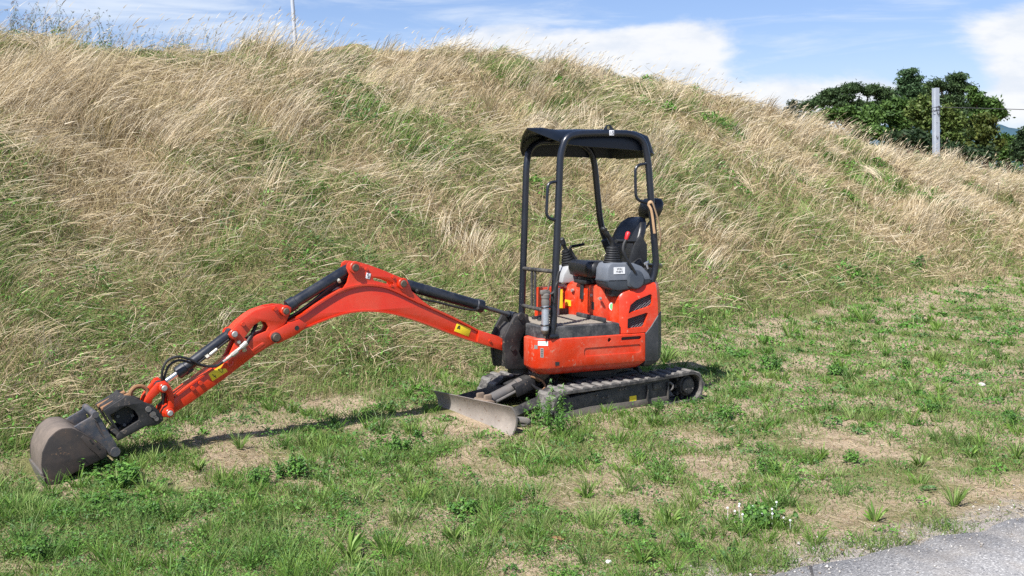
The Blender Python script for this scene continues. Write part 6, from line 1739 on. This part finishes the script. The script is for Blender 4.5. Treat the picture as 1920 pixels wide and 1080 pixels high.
lg_ = (of.ravel()[None, :] + (np.arange(ng) * 6)[:, None]).ravel()
cg_ = np.repeat(np.array([(0.36, 0.34, 0.31), (0.28, 0.26, 0.24), (0.44, 0.42, 0.39), (0.22, 0.19, 0.16)])[rng.integers(0, 4, ng)], 6, axis=0)
mg, TG, bgr, og = material('grit'); atg = TG.new('ShaderNodeAttribute', attribute_name='col'); TG.l.new(atg.outputs['Color'], bgr.inputs['Base Color']); bgr.inputs['Roughness'].default_value = 0.9
tag(link('gravel', np_mesh('gravel', vg_.reshape(-1, 3), lg_, np.arange(ng * 8) * 3, mg, cg_)), kind='stuff')

# ------------------------------------------------------------------ small litter
LEAFB = m_paint('dead_leaf', (0.24, 0.13, 0.06), (0.32, 0.19, 0.10), 0.6, 0.8, 0, 40.0)
STONE = m_paint('pale_stone', (0.55, 0.53, 0.49), (0.42, 0.40, 0.36), 0.6, 0.9, 0, 20.0)
def dead_leaf(u_, v_, s, label):
    x, y = ground_px(u_, v_); b = MB()
    P = [(-1, 0), (-0.5, 0.45), (0.1, 0.55), (0.6, 0.35), (1, 0), (0.6, -0.35), (0.1, -0.55), (-0.5, -0.45)]
    t_ = [Vector((p[0] * s, p[1] * s * 0.8, 0.35 * s * abs(p[1]) + 0.15 * s * p[0] ** 2)) for p in P]; n = len(t_)
    c_ = Vector((0, 0, 0))
    b._add(t_ + [c_] + [p - Vector((0, 0, 0.0015)) for p in t_] + [c_ - Vector((0, 0, 0.0015))],
           [(i, (i + 1) % n, n) for i in range(n)] + [(n + 1 + (i + 1) % n, n + 1 + i, 2 * n + 1) for i in range(n)] + [(i, n + 1 + i, n + 1 + (i + 1) % n, (i + 1) % n) for i in range(n)])
    o = free(b, 'dead_leaf', LEAFB); o.location = (x, y, gz1(x, y) + 0.02); o.rotation_euler = (0.3, 0.2, rng.uniform(0, 6))
    tag(o, label, 'leaf')
dead_leaf(1046, 1022, 0.035, 'curled brown leaf lying in the dry lawn near the bottom of the picture')
dead_leaf(1766, 746, 0.045, 'orange brown leaf lying in the green lawn at the right')
dead_leaf(1578, 1046, 0.022, 'brown leaf lying at the edge of the asphalt path')
def stone(u_, d, s, label):
    rg = np.random.default_rng(int(u_)); x = (u_ - 960) / 1950 * d
    t_ = bmesh.new(); bmesh.ops.create_icosphere(t_, subdivisions=2, radius=s)
    for v_ in t_.verts: v_.co *= rg.uniform(0.75, 1.15); v_.co.z *= 0.6
    b = MB(); b.merge(t_); o = free(b, 'stone', STONE, None, 180); o.location = (x, d, gz1(x, d) + s * 0.3); tag(o, label, 'stone')
stone(1841, 1.8 * 1950 / (722 - 360), 0.035, 'small white stone in the green lawn at the far right')
stone(1142, 1.8 * 1950 / (1062 - 360), 0.018, 'tiny pale pebble in the lawn near the bottom edge')
